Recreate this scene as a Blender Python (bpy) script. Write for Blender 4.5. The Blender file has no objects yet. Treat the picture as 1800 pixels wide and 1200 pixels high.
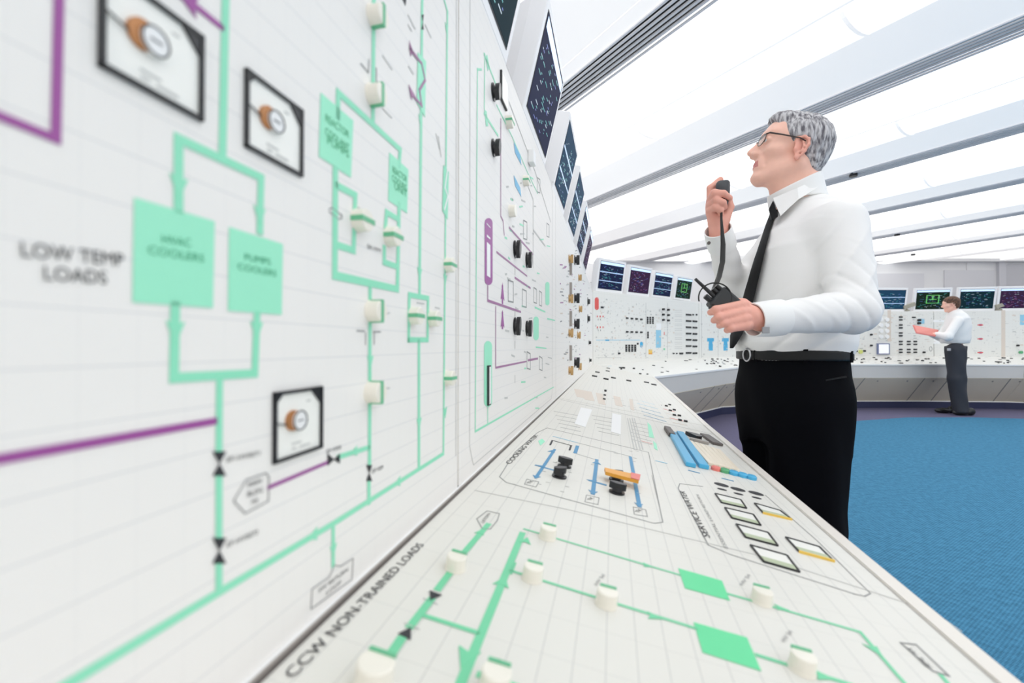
import bpy, bmesh, math, random
import numpy as np
from mathutils import Vector, Matrix
random.seed(7)
C = bpy.context.scene.collection
SC = bpy.context.scene
# ------------------------------------------------------------------ camera, world, exposure
FPX = 800.0; CAMZ = 1.02; PITCH = math.atan(8/800.0)
cd = bpy.data.cameras.new('camera'); cam = bpy.data.objects.new('camera', cd); C.objects.link(cam)
cam.location = (0, 0, CAMZ); cam.rotation_euler = (math.pi/2+PITCH, 0, 0)
cd.sensor_width = 36; cd.lens = 36*FPX/1800; cd.clip_start = .02; cd.clip_end = 60
cd.dof.use_dof = True; cd.dof.focus_distance = 1.6; cd.dof.aperture_fstop = 4.0
SC.camera = cam
W = bpy.data.worlds.new('world'); SC.world = W; W.use_nodes = True
W.node_tree.nodes['Background'].inputs[0].default_value = (1, .985, .965, 1)
W.node_tree.nodes['Background'].inputs[1].default_value = 1.0
SC.view_settings.view_transform = 'Standard'; SC.view_settings.look = 'None'
SC.view_settings.gamma = 1; SC.view_settings.exposure = 0.27
def lamp(name, loc, rot, sx, sy, e, col=(1, 1, 1)):
    l = bpy.data.lights.new(name, 'AREA'); l.shape = 'RECTANGLE'; l.size = sx; l.size_y = sy; l.energy = e; l.color = col
    o = bpy.data.objects.new(name, l); C.objects.link(o); o.location = loc; o.rotation_euler = rot; return o
# ------------------------------------------------------------------ geometry helpers
def V(*a): return np.array(a, float)
def nrm(v): v = np.asarray(v, float); return v/np.linalg.norm(v)
CAM = V(0, 0, CAMZ)
def ray(px, py):
    x = (px-900)/FPX; y = (600-py)/FPX
    return V(x, math.cos(PITCH)-y*math.sin(PITCH), math.sin(PITCH)+y*math.cos(PITCH))
def at(px, py, Y):
    r = ray(px, py); return CAM+r*(Y/r[1])
class Pl:
    """a flat surface with metric coordinates a (along U) and b (along V)"""
    def __init__(s, O, U, Vv):
        s.O = np.asarray(O, float); s.U = nrm(U); s.N = nrm(np.cross(s.U, Vv)); s.V = np.cross(s.N, s.U)
    def px(s, x, y):
        r = ray(x, y); t = np.dot(s.O-CAM, s.N)/np.dot(r, s.N); p = CAM+r*t-s.O
        return (float(np.dot(p, s.U)), float(np.dot(p, s.V)))
    def P(s, a, b, off=0.0): return s.O+s.U*a+s.V*b+s.N*off
MATS = {}
def mat(name, col, rough=.5, metal=0, emit=0, spec=.5, noise=0, nscale=30, alpha=1, trans=0, bump=0, ecol=None):
    if name in MATS: return MATS[name]
    m = bpy.data.materials.new(name); m.use_nodes = True; MATS[name] = m
    nt = m.node_tree; b = nt.nodes['Principled BSDF']
    b.inputs['Base Color'].default_value = (*col, 1); b.inputs['Roughness'].default_value = rough
    b.inputs['Metallic'].default_value = metal; b.inputs['Specular IOR Level'].default_value = spec
    if emit:
        b.inputs['Emission Color'].default_value = (*(ecol or col), 1); b.inputs['Emission Strength'].default_value = emit
    if trans: b.inputs['Transmission Weight'].default_value = trans
    if alpha < 1: b.inputs['Alpha'].default_value = alpha
    if noise or bump:
        tc = nt.nodes.new('ShaderNodeTexCoord'); n = nt.nodes.new('ShaderNodeTexNoise'); n.inputs['Scale'].default_value = nscale
        n.inputs['Detail'].default_value = 4
        nt.links.new(tc.outputs['Object'], n.inputs['Vector'])
        if noise:
            r = nt.nodes.new('ShaderNodeValToRGB')
            r.color_ramp.elements[0].position = .3; r.color_ramp.elements[1].position = .7
            r.color_ramp.elements[0].color = (*[max(0, c*(1-noise)) for c in col], 1)
            r.color_ramp.elements[1].color = (*[min(1, c*(1+noise)) for c in col], 1)
            nt.links.new(n.outputs['Fac'], r.inputs['Fac']); nt.links.new(r.outputs['Color'], b.inputs['Base Color'])
        if bump:
            bp = nt.nodes.new('ShaderNodeBump'); bp.inputs['Strength'].default_value = bump; bp.inputs['Distance'].default_value = .01
            nt.links.new(n.outputs['Fac'], bp.inputs['Height']); nt.links.new(bp.outputs['Normal'], b.inputs['Normal'])
    return m
def s2l(r, g, b):
    f = lambda c: ((c/255+.055)/1.055)**2.4 if c/255 > .04045 else c/255/12.92
    return (f(r), f(g), f(b))
def mosaic(name, col, line, su=.025, sv=.025, wu=.0006, wv=.0006, ku=1., kv=1.):
    """tiled mimic board: thin joint lines on a metric UV map"""
    m = mat(name, col, .45, spec=.35); nt = m.node_tree; b = nt.nodes['Principled BSDF']
    uv = nt.nodes.new('ShaderNodeUVMap'); uv.uv_map = 'UVMap'; sp = nt.nodes.new('ShaderNodeSeparateXYZ'); nt.links.new(uv.outputs['UV'], sp.inputs[0])
    def ln(out, step, w, k):
        a = nt.nodes.new('ShaderNodeMath'); a.operation = 'PINGPONG'; a.inputs[1].default_value = step/2; nt.links.new(out, a.inputs[0])
        c = nt.nodes.new('ShaderNodeMath'); c.operation = 'LESS_THAN'; c.inputs[1].default_value = w/2; nt.links.new(a.outputs[0], c.inputs[0])
        d = nt.nodes.new('ShaderNodeMath'); d.operation = 'MULTIPLY'; d.inputs[1].default_value = k; nt.links.new(c.outputs[0], d.inputs[0]); return d
    l1 = ln(sp.outputs[0], su, wu, ku); l2 = ln(sp.outputs[1], sv, wv, kv)
    mx = nt.nodes.new('ShaderNodeMath'); mx.operation = 'MAXIMUM'; nt.links.new(l1.outputs[0], mx.inputs[0]); nt.links.new(l2.outputs[0], mx.inputs[1])
    mi = nt.nodes.new('ShaderNodeMix'); mi.data_type = 'RGBA'; mi.inputs[6].default_value = (*col, 1); mi.inputs[7].default_value = (*line, 1)
    nt.links.new(mx.outputs[0], mi.inputs[0]); nt.links.new(mi.outputs[2], b.inputs['Base Color']); return m
class MB:
    def __init__(s): s.v = []; s.f = []; s.mi = []; s.n = 0; s.uv = {}
    def add(s, vs, fs, mi=0):
        o = s.n; s.v.extend([tuple(map(float, v)) for v in vs]); s.n += len(vs)
        for f in fs: s.f.append([o+i for i in f]); s.mi.append(mi)
    def box(s, c, ax, ay, az, mi=0):
        """centre + three half axis vectors"""
        c, ax, ay, az = map(lambda q: np.asarray(q, float), (c, ax, ay, az))
        vs = [c+x*ax+y*ay+z*az for z in (-1, 1) for y in (-1, 1) for x in (-1, 1)]
        fs = [(0, 2, 3, 1), (4, 5, 7, 6), (0, 1, 5, 4), (2, 6, 7, 3), (0, 4, 6, 2), (1, 3, 7, 5)]
        if np.dot(np.cross(ax, ay), az) < 0: fs = [f[::-1] for f in fs]
        s.add(vs, fs, mi)
    def prism(s, pts, t, mi=0):
        """polygon pts extruded by vector t"""
        pts = [np.asarray(p, float) for p in pts]; n = len(pts); t = np.asarray(t, float)
        nn = sum((np.cross(pts[i]-pts[0], pts[(i+1) % n]-pts[0]) for i in range(n)), V(0, 0, 0))
        if np.dot(nn, t) < 0: pts = pts[::-1]
        s.add(pts+[p+t for p in pts], [tuple(range(n))[::-1], tuple(range(n, 2*n))]+[(i, (i+1) % n, n+(i+1) % n, n+i) for i in range(n)], mi)
    def lathe(s, base, axis, prof, seg=20, mi=0, up=None, sx=1.):
        axis = nrm(axis); t = nrm(np.cross(axis, V(.31, .2, .93) if up is None else up)); b = np.cross(axis, t); vs = []; fs = []
        for (r, h) in prof:
            for k in range(seg):
                a = 2*math.pi*k/seg; vs.append(np.asarray(base)+axis*h+t*r*math.cos(a)*sx+b*r*math.sin(a))
        m = len(prof)
        for j in range(m-1):
            for k in range(seg): fs.append((j*seg+k, j*seg+(k+1) % seg, (j+1)*seg+(k+1) % seg, (j+1)*seg+k))
        fs.append(tuple(range(seg))[::-1]); fs.append(tuple((m-1)*seg+k for k in range(seg)))
        s.add(vs, fs, mi)
    def cyl(s, base, axis, r, h, seg=20, mi=0): s.lathe(base, axis, [(r, 0), (r, h)], seg, mi)
    def tube(s, pts, r, seg=8, mi=0, closed=False):
        pts = [np.asarray(p, float) for p in pts]; n = len(pts); rs = r if hasattr(r, '__len__') else [r]*n; vs = []; fs = []; ref = None
        for i, p in enumerate(pts):
            a = pts[(i-1) % n] if (closed or i > 0) else p; b = pts[(i+1) % n] if (closed or i < n-1) else p
            d = nrm(b-a)
            if ref is None: ref = nrm(np.cross(d, V(.3, .5, .8)))
            ref = nrm(ref-d*np.dot(ref, d)); q = np.cross(d, ref)
            for k in range(seg):
                t = 2*math.pi*k/seg; vs.append(p+(ref*math.cos(t)+q*math.sin(t))*rs[i])
        for i in range(n if closed else n-1):
            j = (i+1) % n
            for k in range(seg): fs.append((i*seg+k, i*seg+(k+1) % seg, j*seg+(k+1) % seg, j*seg+k))
        if not closed: fs.append(tuple(range(seg))[::-1]); fs.append(tuple((n-1)*seg+k for k in range(seg)))
        s.add(vs, fs, mi)
    def build(s, name, mats, parent=None, smooth=False, bevel=0, uvf=None, kind=None):
        if not isinstance(mats, (list, tuple)): mats = [mats]
        me = bpy.data.meshes.new(name); me.from_pydata(s.v, [], s.f)
        for m in mats: me.materials.append(m)
        me.polygons.foreach_set('material_index', s.mi)
        if uvf:
            l = me.uv_layers.new(name='UVMap')
            for lp in me.loops: l.data[lp.index].uv = uvf(np.array(me.vertices[lp.vertex_index].co))
        me.update()
        if smooth:
            me.shade_smooth()
            if smooth is not True: me.set_sharp_from_angle(angle=smooth)
        o = bpy.data.objects.new(name, me); C.objects.link(o)
        if bevel:
            b = o.modifiers.new('bevel', 'BEVEL'); b.width = bevel; b.segments = 2; b.limit_method = 'ANGLE'
        if parent is not None:
            o.parent = parent; o.matrix_parent_inverse = Matrix.Translation(-Vector(parent_world(parent)))
        if kind: o['kind'] = kind
        return o
def parent_world(p):
    return Vector(p.location) if p.type == 'EMPTY' else Vector((0, 0, 0))
def thing(name, label, cat, loc, group=None):
    o = bpy.data.objects.new(name, None); C.objects.link(o); o.location = tuple(map(float, loc)); o.empty_display_size = .05
    o['label'] = label; o['category'] = cat
    if group: o['group'] = group
    return o
def tag(o, label, cat, group=None):
    o['label'] = label; o['category'] = cat
    if group: o['group'] = group
    return o
def child(mb, name, mats, parent, **k): return mb.build(name, mats, parent, **k)
# flat artwork on a surface -----------------------------------------------------------------
SPLIT = {'green', 'lgreen', 'purple', 'dgreen', 'dbox', 'blue', 'cyan', 'red', 'yellow', 'black', 'white', 'orange', 'mauve', 'lime', 'letter', 'gletter', 'gletter2', 'grey'}
class Art:
    def __init__(s, pl): s.pl = pl; s.d = {}
    def mb(s, key, new=True):
        L = s.d.setdefault(key, [])
        if not L or (new and key in SPLIT): L.append(MB())
        return L[-1]
    def poly(s, key, pts, off=.0003, th=.0003, new=True):
        s.mb(key, new).prism([s.pl.P(a, b, off) for a, b in pts], s.pl.N*th)
    def pxpoly(s, key, pts, **k): s.poly(key, [s.pl.px(*p) for p in pts], **k)
    def rect(s, key, a0, b0, a1, b1, **k): s.poly(key, [(a0, b0), (a1, b0), (a1, b1), (a0, b1)], **k)
    def line(s, key, pts, w, px=True, off=.0003, closed=False):
        q = [np.array(s.pl.px(*p)) if px else np.array(p, float) for p in pts]
        if closed: q.append(q[0])
        first = True
        for i in range(len(q)-1):
            d = q[i+1]-q[i]; L = np.linalg.norm(d)
            if L < 1e-6: continue
            d /= L; n = V(-d[1], d[0])*w/2; e = d*w/2*.98
            a, b = q[i]-e, q[i+1]+e
            s.poly(key, [a-n, b-n, b+n, a+n], off=off+.00002*(i % 3), new=first); first = False
    def arrow(s, key, px, d, size, isp=True, off=.0005):
        c = np.array(s.pl.px(*px)) if isp else np.array(px, float); d = nrm(d); n = V(-d[1], d[0])
        s.poly(key, [c+d*size*.6, c-d*size*.6+n*size*.5, c-d*size*.4, c-d*size*.6-n*size*.5], off=off)
    def text(s, key, txt, p0, p1, h, px=True, off=.0009, vdir=1):
        """text running from p0 to p1 (baseline), cap height h in metres"""
        a = np.array(s.pl.px(*p0)) if px else np.array(p0, float); b = np.array(s.pl.px(*p1)) if px else np.array(p1, float)
        d = b-a; L = np.linalg.norm(d); d /= L; n = V(-d[1], d[0])*vdir
        vs, fs = glyphs(txt); x0 = vs[:, 0].min(); x1 = vs[:, 0].max(); sx = L/(x1-x0); sy = h/.69
        P = [s.pl.P(*(a+d*(v[0]-x0)*sx+n*v[1]*sy), off) for v in vs]
        s.mb(key).add(P, fs)
    def build(s, parent, names):
        for k, ms in s.d.items():
            for m in ms: nm, mt = names[k]; m.build(nm, mt, parent)
_G = {}
def glyphs(txt):
    if txt in _G: return _G[txt]
    cu = bpy.data.curves.new('t', 'FONT'); cu.body = txt; cu.resolution_u = 3; o = bpy.data.objects.new('t', cu); C.objects.link(o)
    dg = bpy.context.evaluated_depsgraph_get(); dg.update(); me = bpy.data.meshes.new_from_object(o.evaluated_get(dg))
    vs = np.array([v.co[:] for v in me.vertices]); fs = [tuple(p.vertices) for p in me.polygons]
    bpy.data.objects.remove(o); bpy.data.curves.remove(cu); bpy.data.meshes.remove(me); _G[txt] = (vs, fs); return vs, fs
# ------------------------------------------------------------------ materials
M = dict(
 wall=mat('white_wall_paint', (.84, .84, .85), .6), ceil=mat('ceiling_panel_added_glow', (.84, .83, .82), .6, emit=.44, ecol=(1, .985, .98)),  # flat ceiling panels are no lamps; glow added so they look brighter
 black=mat('black_plastic', (.012, .012, .014), .35), blackprint=mat('black_print', (.03, .03, .035), .6),
 greyprint=mat('grey_print', (.30, .30, .30), .6), palegrey=mat('pale_grey_print', (.60, .60, .58), .6),
 green=mat('mint_green_tile', s2l(147, 231, 195), .45), dgreen=mat('green_stripe', s2l(105, 190, 145), .4),
 lgreen=mat('pale_green_tile', s2l(160, 240, 205), .45),
 deskgreen=mat('desk_green_tile', s2l(118, 212, 165), .45), deskbox=mat('desk_green_plate', s2l(105, 222, 160), .45),
 darkgreen=mat('green_lettering', s2l(60, 165, 120), .5),
 purple=mat('purple_tile', s2l(160, 80, 155), .45), mauve=mat('mauve_line', s2l(165, 110, 155), .45),
 cream=mat('cream_lamp_lens', s2l(243, 238, 226), .3, spec=.5),
 white=mat('white_plastic', (.92, .92, .92), .35), trim=mat('beige_edge_trim', s2l(234, 228, 220), .4), copper=mat('copper_coil', s2l(190, 130, 80), .4, metal=.3),
 blue=mat('cyan_blue_plastic', s2l(75, 175, 220), .4), dblue=mat('blue_print', s2l(70, 145, 190), .45),
 paleblue=mat('pale_blue_print', s2l(150, 205, 230), .45), yellow=mat('yellow_plastic', s2l(240, 200, 90), .4),
 orange=mat('orange_plate', s2l(235, 165, 60), .4), red=mat('red_print', s2l(225, 90, 85), .45), pink=mat('pink_print', s2l(235, 130, 120), .45),
 brass=mat('brass_knob', s2l(195, 160, 110), .3, metal=.5), beige=mat('beige_plastic', s2l(240, 228, 208), .4),
 brown=mat('brown_tint_print', s2l(224, 212, 200), .6), greygreen=mat('sage_dial', s2l(190, 200, 170), .5),
 metalgrey=mat('grey_trim', s2l(165, 158, 152), .4), darkgrey=mat('dark_grey_plastic', s2l(95, 88, 85), .5),
 fascia=mat('fascia_enamel', s2l(216, 213, 209), .4), lower=mat('lower_panel_enamel', s2l(232, 222, 200), .45),
 navy=mat('navy_kick_strip', s2l(46, 50, 84), .6), skirt=mat('panel_carcass', (.7, .7, .7), .5),
 board=mosaic('mimic_board_tiles', s2l(244, 241, 237), s2l(214, 214, 216), .025, .025, .0005, .0006, .22, .8),
 desk=mosaic('desk_board_tiles', s2l(229, 227, 220), s2l(193, 192, 189), .05, .0245, .0006, .0007, .5, .9),
 farboard=mosaic('far_board_tiles', s2l(236, 235, 230), s2l(205, 205, 200), .05, .05, .001, .001, .5, .5),
 _x=mat('dark_screen', s2l(28, 34, 58), .15), bezel=mat('white_monitor_case', s2l(246, 246, 248), .35),
)
# ------------------------------------------------------------------ layout of the console (metres)
TH = .2225; u = nrm((TH, 1, 0)); n = V(u[1], -u[0], 0); up = V(0, 0, 1)
DW = .2237; ZS = CAMZ-.209; DF = .345; ZF = CAMZ-.302; TOP = CAMZ+.625
WO = -n*DW; WO[2] = ZS
wall = Pl(WO, u, up)                                      # near mimic wall, b=0 at the desk seam
desk = Pl(WO, u, -n+up*((ZS-ZF)/(DW+DF)))                 # near sloping desk, b=0 at the seam, negative to the front
DL = -np.linalg.norm([DW+DF, ZS-ZF])                      # b of the front edge
def P2(x, y, z): return V(x, y, z)
A = V(.905, 5.10, CAMZ-.2045); B = V(2.67, 6.5, CAMZ-.172); Cc = V(3.67, 7.16, CAMZ-.17); D = V(5.75, 7.8, CAMZ-.172)
E = V(7.25, 7.82, CAMZ-.178); Fp = V(8.75, 7.55, CAMZ-.18); G = V(11.2, 6.5, CAMZ-.18)
H1 = V(1.38, 4.45, ZF); H2 = V(2.75, 5.92, CAMZ-.298); H3 = V(3.31, 6.49, CAMZ-.295); H4 = V(5.37, 7.16, CAMZ-.29)
H5 = V(6.7, 7.17, CAMZ-.291); H6 = V(7.94, 7.06, CAMZ-.293); H7 = V(10.4, 6.1, CAMZ-.293)
K1 = V(1.15, 4.75, 0); K2 = V(2.55, 6.15, 0); K3 = V(3.2, 6.86, 0); K4 = V(5.5, 7.68, 0); K5 = V(6.8, 7.45, 0); K6 = V(8.05, 7.27, 0); K7 = V(10.6, 6.4, 0)
_H = [H1, H2, H3, H4, H5, H6, H7]; _K = []
for _i, _h in enumerate(_H):
    _n = V(0, 0, 0)
    for _a, _b in ((_i-1, _i), (_i, _i+1)):
        if 0 <= _a and _b < len(_H): _d = nrm(V(*(_H[_b]-_H[_a])[:2], 0)); _n = _n+V(-_d[1], _d[0], 0)
    _n = nrm(_n); _K.append(V(_h[0], _h[1], 0)+_n*.36)
K1, K2, K3, K4, K5, K6, K7 = _K
# ------------------------------------------------------------------ room shell
HC = CAMZ+1.75
def struct(mb, name, m, **k): return mb.build(name, m, kind='structure', **k)
cp = mat('purple_grey_carpet', s2l(100, 96, 124), .95, noise=.10, nscale=60)
cb = mat('blue_carpet', s2l(72, 129, 162), .95)
def carpet(m, sc1, sc2, amt):
    nt = m.node_tree; b = nt.nodes['Principled BSDF']; tc = nt.nodes.new('ShaderNodeTexCoord')
    mp = nt.nodes.new('ShaderNodeMapping'); mp.inputs['Rotation'].default_value = (0, 0, .22); nt.links.new(tc.outputs['Object'], mp.inputs[0])
    br = nt.nodes.new('ShaderNodeTexChecker'); br.inputs['Scale'].default_value = sc1; nt.links.new(mp.outputs[0], br.inputs['Vector'])
    no = nt.nodes.new('ShaderNodeTexNoise'); no.inputs['Scale'].default_value = sc2; no.inputs['Detail'].default_value = 5; nt.links.new(mp.outputs[0], no.inputs['Vector'])
    ad = nt.nodes.new('ShaderNodeMath'); ad.operation = 'MULTIPLY_ADD'; ad.inputs[1].default_value = .35; nt.links.new(br.outputs['Fac'], ad.inputs[0]); nt.links.new(no.outputs['Fac'], ad.inputs[2])
    r = nt.nodes.new('ShaderNodeValToRGB'); c = b.inputs['Base Color'].default_value[:3]
    r.color_ramp.elements[0].position = .35; r.color_ramp.elements[1].position = 1.0
    r.color_ramp.elements[0].color = (*[x*(1-amt) for x in c], 1); r.color_ramp.elements[1].color = (*[min(1, x*(1+amt)) for x in c], 1)
    nt.links.new(ad.outputs[0], r.inputs['Fac']); nt.links.new(r.outputs['Color'], b.inputs['Base Color'])
    bp = nt.nodes.new('ShaderNodeBump'); bp.inputs['Strength'].default_value = .5; bp.inputs['Distance'].default_value = .004
    nt.links.new(ad.outputs[0], bp.inputs['Height']); nt.links.new(bp.outputs['Normal'], b.inputs['Normal'])
    b.inputs['Specular IOR Level'].default_value = .1
carpet(cb, 130, 35, .28)
m_ = MB(); m_.box((4, 2.7, -.05), (9, 0, 0), (0, 6.9, 0), (0, 0, .05)); fl = struct(m_, 'floor', cp)
m_ = MB(); q0 = u*-3.5+n*1.17; q1 = u*3.9+n*1.17
bl = [q0, q1, V(2.9, 5.0, 0), V(4.45, 6.12, 0), V(5.65, 6.50, 0), V(6.6, 6.5, 0), V(7.6, 6.28, 0), V(9.8, 5.2, 0), V(10.9, 2, 0), V(10.9, -3.5, 0)]
bl = [V(p[0], p[1], .0) for p in bl]; m_.prism(bl, (0, 0, .004)); struct(m_, 'trim_1', cb)
m_ = MB(); m_.box((5, 9.45, HC/2), (8, 0, 0), (0, .05, 0), (0, 0, HC/2)); struct(m_, 'wall_back', M['wall'])
m_ = MB(); wl = u*3.0-n*.62; m_.box((wl[0], wl[1], HC/2), u*6.9, n*.05, (0, 0, HC/2)); struct(m_, 'wall_left', M['wall'])
m_ = MB(); m_.box((11.6, 2.9, HC/2), (.05, 0, 0), (0, 6.6, 0), (0, 0, HC/2)); struct(m_, 'wall_right', M['wall'])
# grey inset boards, cornice and the doorway of the back wall
gp = mat('grey_wall_board', s2l(222, 222, 226), .5)
def onback(x0, x1, y0, y1, name, mt, th=.03):
    a = at(x0, y1, 9.4); b = at(x1, y0, 9.4); m = MB(); m.box((a+b)/2+V(0, -th/2, 0), ((b-a)[0]/2, 0, 0), (0, th/2, 0), (0, 0, (b-a)[2]/2)); return struct(m, name, mt)
onback(1540, 1622, 481, 560, 'trim_2', gp); onback(1659, 1745, 475, 560, 'trim_3', gp)
onback(1764, 1830, 465, 640, 'door_1', mat('grey_door', s2l(205, 205, 210), .5)); onback(1753, 1763, 459, 640, 'trim_4', mat('door_frame_grey', s2l(215, 215, 220), .5), .06)
onback(1040, 1850, 456, 461, 'trim_5', M['wall'], .12); onback(1700, 1730, 455, 640, 'trim_6', M['wall'], .02)
# ------------------------------------------------------------------ ceiling: strips run along cdir, profile across mdir
cdir = nrm((-.506, .862, 0)); mdir = V(cdir[1], -cdir[0], 0)
mdir = V(.862, .506, 0)
def clipped(mb, name, mt, parent=None, smooth=False, kind=None, planes=None):
    bm = bmesh.new(); vs = [bm.verts.new(v) for v in mb.v]
    for f, mi in zip(mb.f, mb.mi):
        fc = bm.faces.new([vs[i] for i in f]); fc.material_index = mi
    lw = u*0-n*.57
    for co, no in planes or [((lw[0], lw[1], 0), tuple(-n)), ((0, 9.4, 0), (0, 1, 0)), ((11.55, 0, 0), (1, 0, 0)), ((0, -3.2, 0), (0, -1, 0))]:
        r = bmesh.ops.bisect_plane(bm, geom=bm.verts[:]+bm.edges[:]+bm.faces[:], plane_co=co, plane_no=no, clear_outer=True)
        ed = [e for e in r['geom_cut'] if isinstance(e, bmesh.types.BMEdge)]
        try: bmesh.ops.holes_fill(bm, edges=ed)
        except Exception: pass
    if not bm.verts: bm.free(); return None
    me = bpy.data.meshes.new(name); bm.to_mesh(me); bm.free()
    for m in (mt if isinstance(mt, list) else [mt]): me.materials.append(m)
    if smooth: me.shade_smooth()
    o = bpy.data.objects.new(name, me); C.objects.link(o)
    if parent is not None: o.parent = parent; o.matrix_parent_inverse = Matrix.Translation(-Vector(parent.location))
    if kind: o['kind'] = kind
    return o
def strip(prof, t0=-13, t1=13, mb=None, mi=0):
    """closed profile of (m, z above ceiling line) extruded along cdir"""
    mb = mb or MB(); pts = [mdir*a+V(0, 0, HC+z)+cdir*t0 for a, z in prof]; mb.prism(pts, cdir*(t1-t0), mi); return mb
glow = mat('luminous_ceiling_diffuser', (.9, .9, .88), .5, emit=1.45, ecol=(1, .992, .975))
glow2 = mat('curved_lamp_diffuser', (.9, .9, .9), .5, emit=.80, ecol=(.985, .99, 1))
blade = mat('vent_blade_white', (.90, .89, .92), .5)
ventdark = mat('vent_dark_throat', (.006, .006, .008), .8)
PER = 1.715; M0 = 1.83
slab = MB()
lwp = None
lights = ['nearest the wall monitors', 'above the man with the radio', 'third back from the camera', 'fourth back from the camera', 'fifth back, above the far console', 'farthest back by the rear wall']
for k in range(-2, 8):
    m0 = M0+PER*k
    strip([(m0+1.18, 0), (m0+1.60, 0), (m0+1.60, .12), (m0+1.18, .12)], mb=slab)
    strip([(m0+1.607, .004), (m0+PER, .004), (m0+PER, .12), (m0+1.607, .12)], mb=slab)
    strip([(m0-.005, .16), (m0+PER+.0, .16), (m0+PER, .2), (m0-.005, .2)], mb=slab)
    if k < -1 or k > 5: continue
    lab = lights[k] if 0 <= k < 6 else 'over the near desk corner'
    c0 = mdir*(m0+.1)+cdir*1.5; c0[2] = HC
    v = thing('air_vent', 'long slotted ceiling air vent, %s' % ('second row from the camera' if k == 1 else lab.replace('above', 'over')), 'air vent', c0, 'slotted air vents')
    fr = MB()
    nb = 6; w = .215/nb
    mb = MB(); strip([(m0+.0, .035), (m0+.215, .035), (m0+.215, .045), (m0, .045)], mb=mb); clipped(mb, 'throat', ventdark, v)
    mb = MB()
    for j in range(nb+1):
        a = m0+j*w; strip([(a-.0070, -.007), (a+.0070, -.007), (a+.0070, .002), (a-.0070, .002)], mb=mb)
    clipped(mb, 'blade_set', blade, v)
    c1 = mdir*(m0+.7)+cdir*1.5; c1[2] = HC
    L = thing('ceiling_light', 'long luminous ceiling light, %s' % lab, 'ceiling light', c1, 'luminous ceiling strips')
    # luminous vault then half-round cover
    vt = [(m0+.225+.58*i/10, .0+.13*math.sin(math.pi*min(1, i/10*.62+.0))) for i in range(11)]
    mb = MB(); strip(vt+[(m0+.805, .15), (m0+.225, .15)], mb=mb); clipped(mb, 'vault_panel', glow, L)
    cv = [(m0+.82+.18-.18*math.cos(math.pi*i/12), .03-.085*math.sin(math.pi*i/12)) for i in range(13)]
    mb = MB(); strip(cv+[(m0+1.18, .10), (m0+.82, .10)], mb=mb); clipped(mb, 'curved_cover', glow2, L)
    for tj in np.arange(-3.2, 12, 1.45):
        t = tj+.37*k; mb = MB()
        p = [(m0+.82+.18-.187*math.cos(math.pi*i/12), .03-.09*math.sin(math.pi*i/12)) for i in range(13)]
        strip(p, t, t+.02, mb=mb)
        cc = mdir*(m0+1)+cdir*t
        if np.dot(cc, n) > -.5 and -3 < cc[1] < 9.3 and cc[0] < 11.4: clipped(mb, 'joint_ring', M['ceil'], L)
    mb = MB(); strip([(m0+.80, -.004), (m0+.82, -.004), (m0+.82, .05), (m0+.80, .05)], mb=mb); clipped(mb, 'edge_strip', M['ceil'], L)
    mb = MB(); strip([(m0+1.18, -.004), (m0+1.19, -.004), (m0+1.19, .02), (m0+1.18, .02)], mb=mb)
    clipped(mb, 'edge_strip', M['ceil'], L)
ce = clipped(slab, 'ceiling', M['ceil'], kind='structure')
for (x, y) in [(1500, 305), (1577, 411), (1605, 446)]:
    r = ray(x, y); p = CAM+r*(1.75/r[2]); s = MB(); s.cyl(p-V(0, 0, .03), (0, 0, 1), .035, .032, 16)
    tag(s.build('smoke_detector', M['black']), {1500: 'black ceiling sensor behind the near man, nearest of three', 1577: 'black ceiling sensor left of the far console man, middle of three', 1605: 'small black ceiling sensor, farthest of three'}[x], 'sensor', 'ceiling sensors')
# ------------------------------------------------------------------ near mimic wall: three panels
NAMES = {'green': ('green_pipe', M['green']), 'lgreen': ('green_plate', M['lgreen']), 'purple': ('purple_pipe', M['purple']), 'mauve': ('mauve_line', M['mauve']),
 'black': ('black_symbol', M['blackprint']), 'letter': ('lettering', M['blackprint']), 'grey': ('outline', M['greyprint']), 'pale': ('fine_line', M['palegrey']),
 'gletter': ('green_lettering', M['darkgreen']), 'blue': ('blue_pipe', M['dblue']), 'cyan': ('blue_symbol', M['blue']), 'pblue': ('pale_blue_band', M['paleblue']),
 'red': ('red_symbol', M['red']), 'yellow': ('yellow_plate', M['yellow']), 'white': ('white_insert', M['white']), 'brown': ('tinted_band', M['brown']),
 'dgreen': ('green_pipe', M['deskgreen']), 'dbox': ('green_plate', M['deskbox']), 'pink': ('pink_mark', M['pink']), 'orange': ('orange_plate', M['orange']),
 'gletter2': ('plate_lettering', mat('plate_lettering', s2l(60, 170, 115), .5)), 'mgrey': ('grey_bar', M['metalgrey'])}
ZT = TOP-ZS; ZTN = ZT-.022
s_of = lambda x, y=600: wall.px(x, y)[0]
SA, SB, SC_, SD_ = -1.1, s_of(806), s_of(977), float(np.dot(A-WO, u))
def panel_box(name, pl, a0, a1, b0, b1, depth, label, m=None, group='vertical mimic panels'):
    t = thing(name, label, 'control panel', pl.P((a0+a1)/2, b0), group)
    mb = MB(); mb.box(pl.P((a0+a1)/2, (b0+b1)/2, -depth/2), pl.U*(a1-a0)/2, pl.V*(b1-b0)/2, pl.N*depth/2)
    child(mb, 'panel_board', m or M['board'], t, uvf=lambda c: (float(np.dot(c-pl.O, pl.U)), float(np.dot(c-pl.O, pl.V))), bevel=.0015)
    return t
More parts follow.
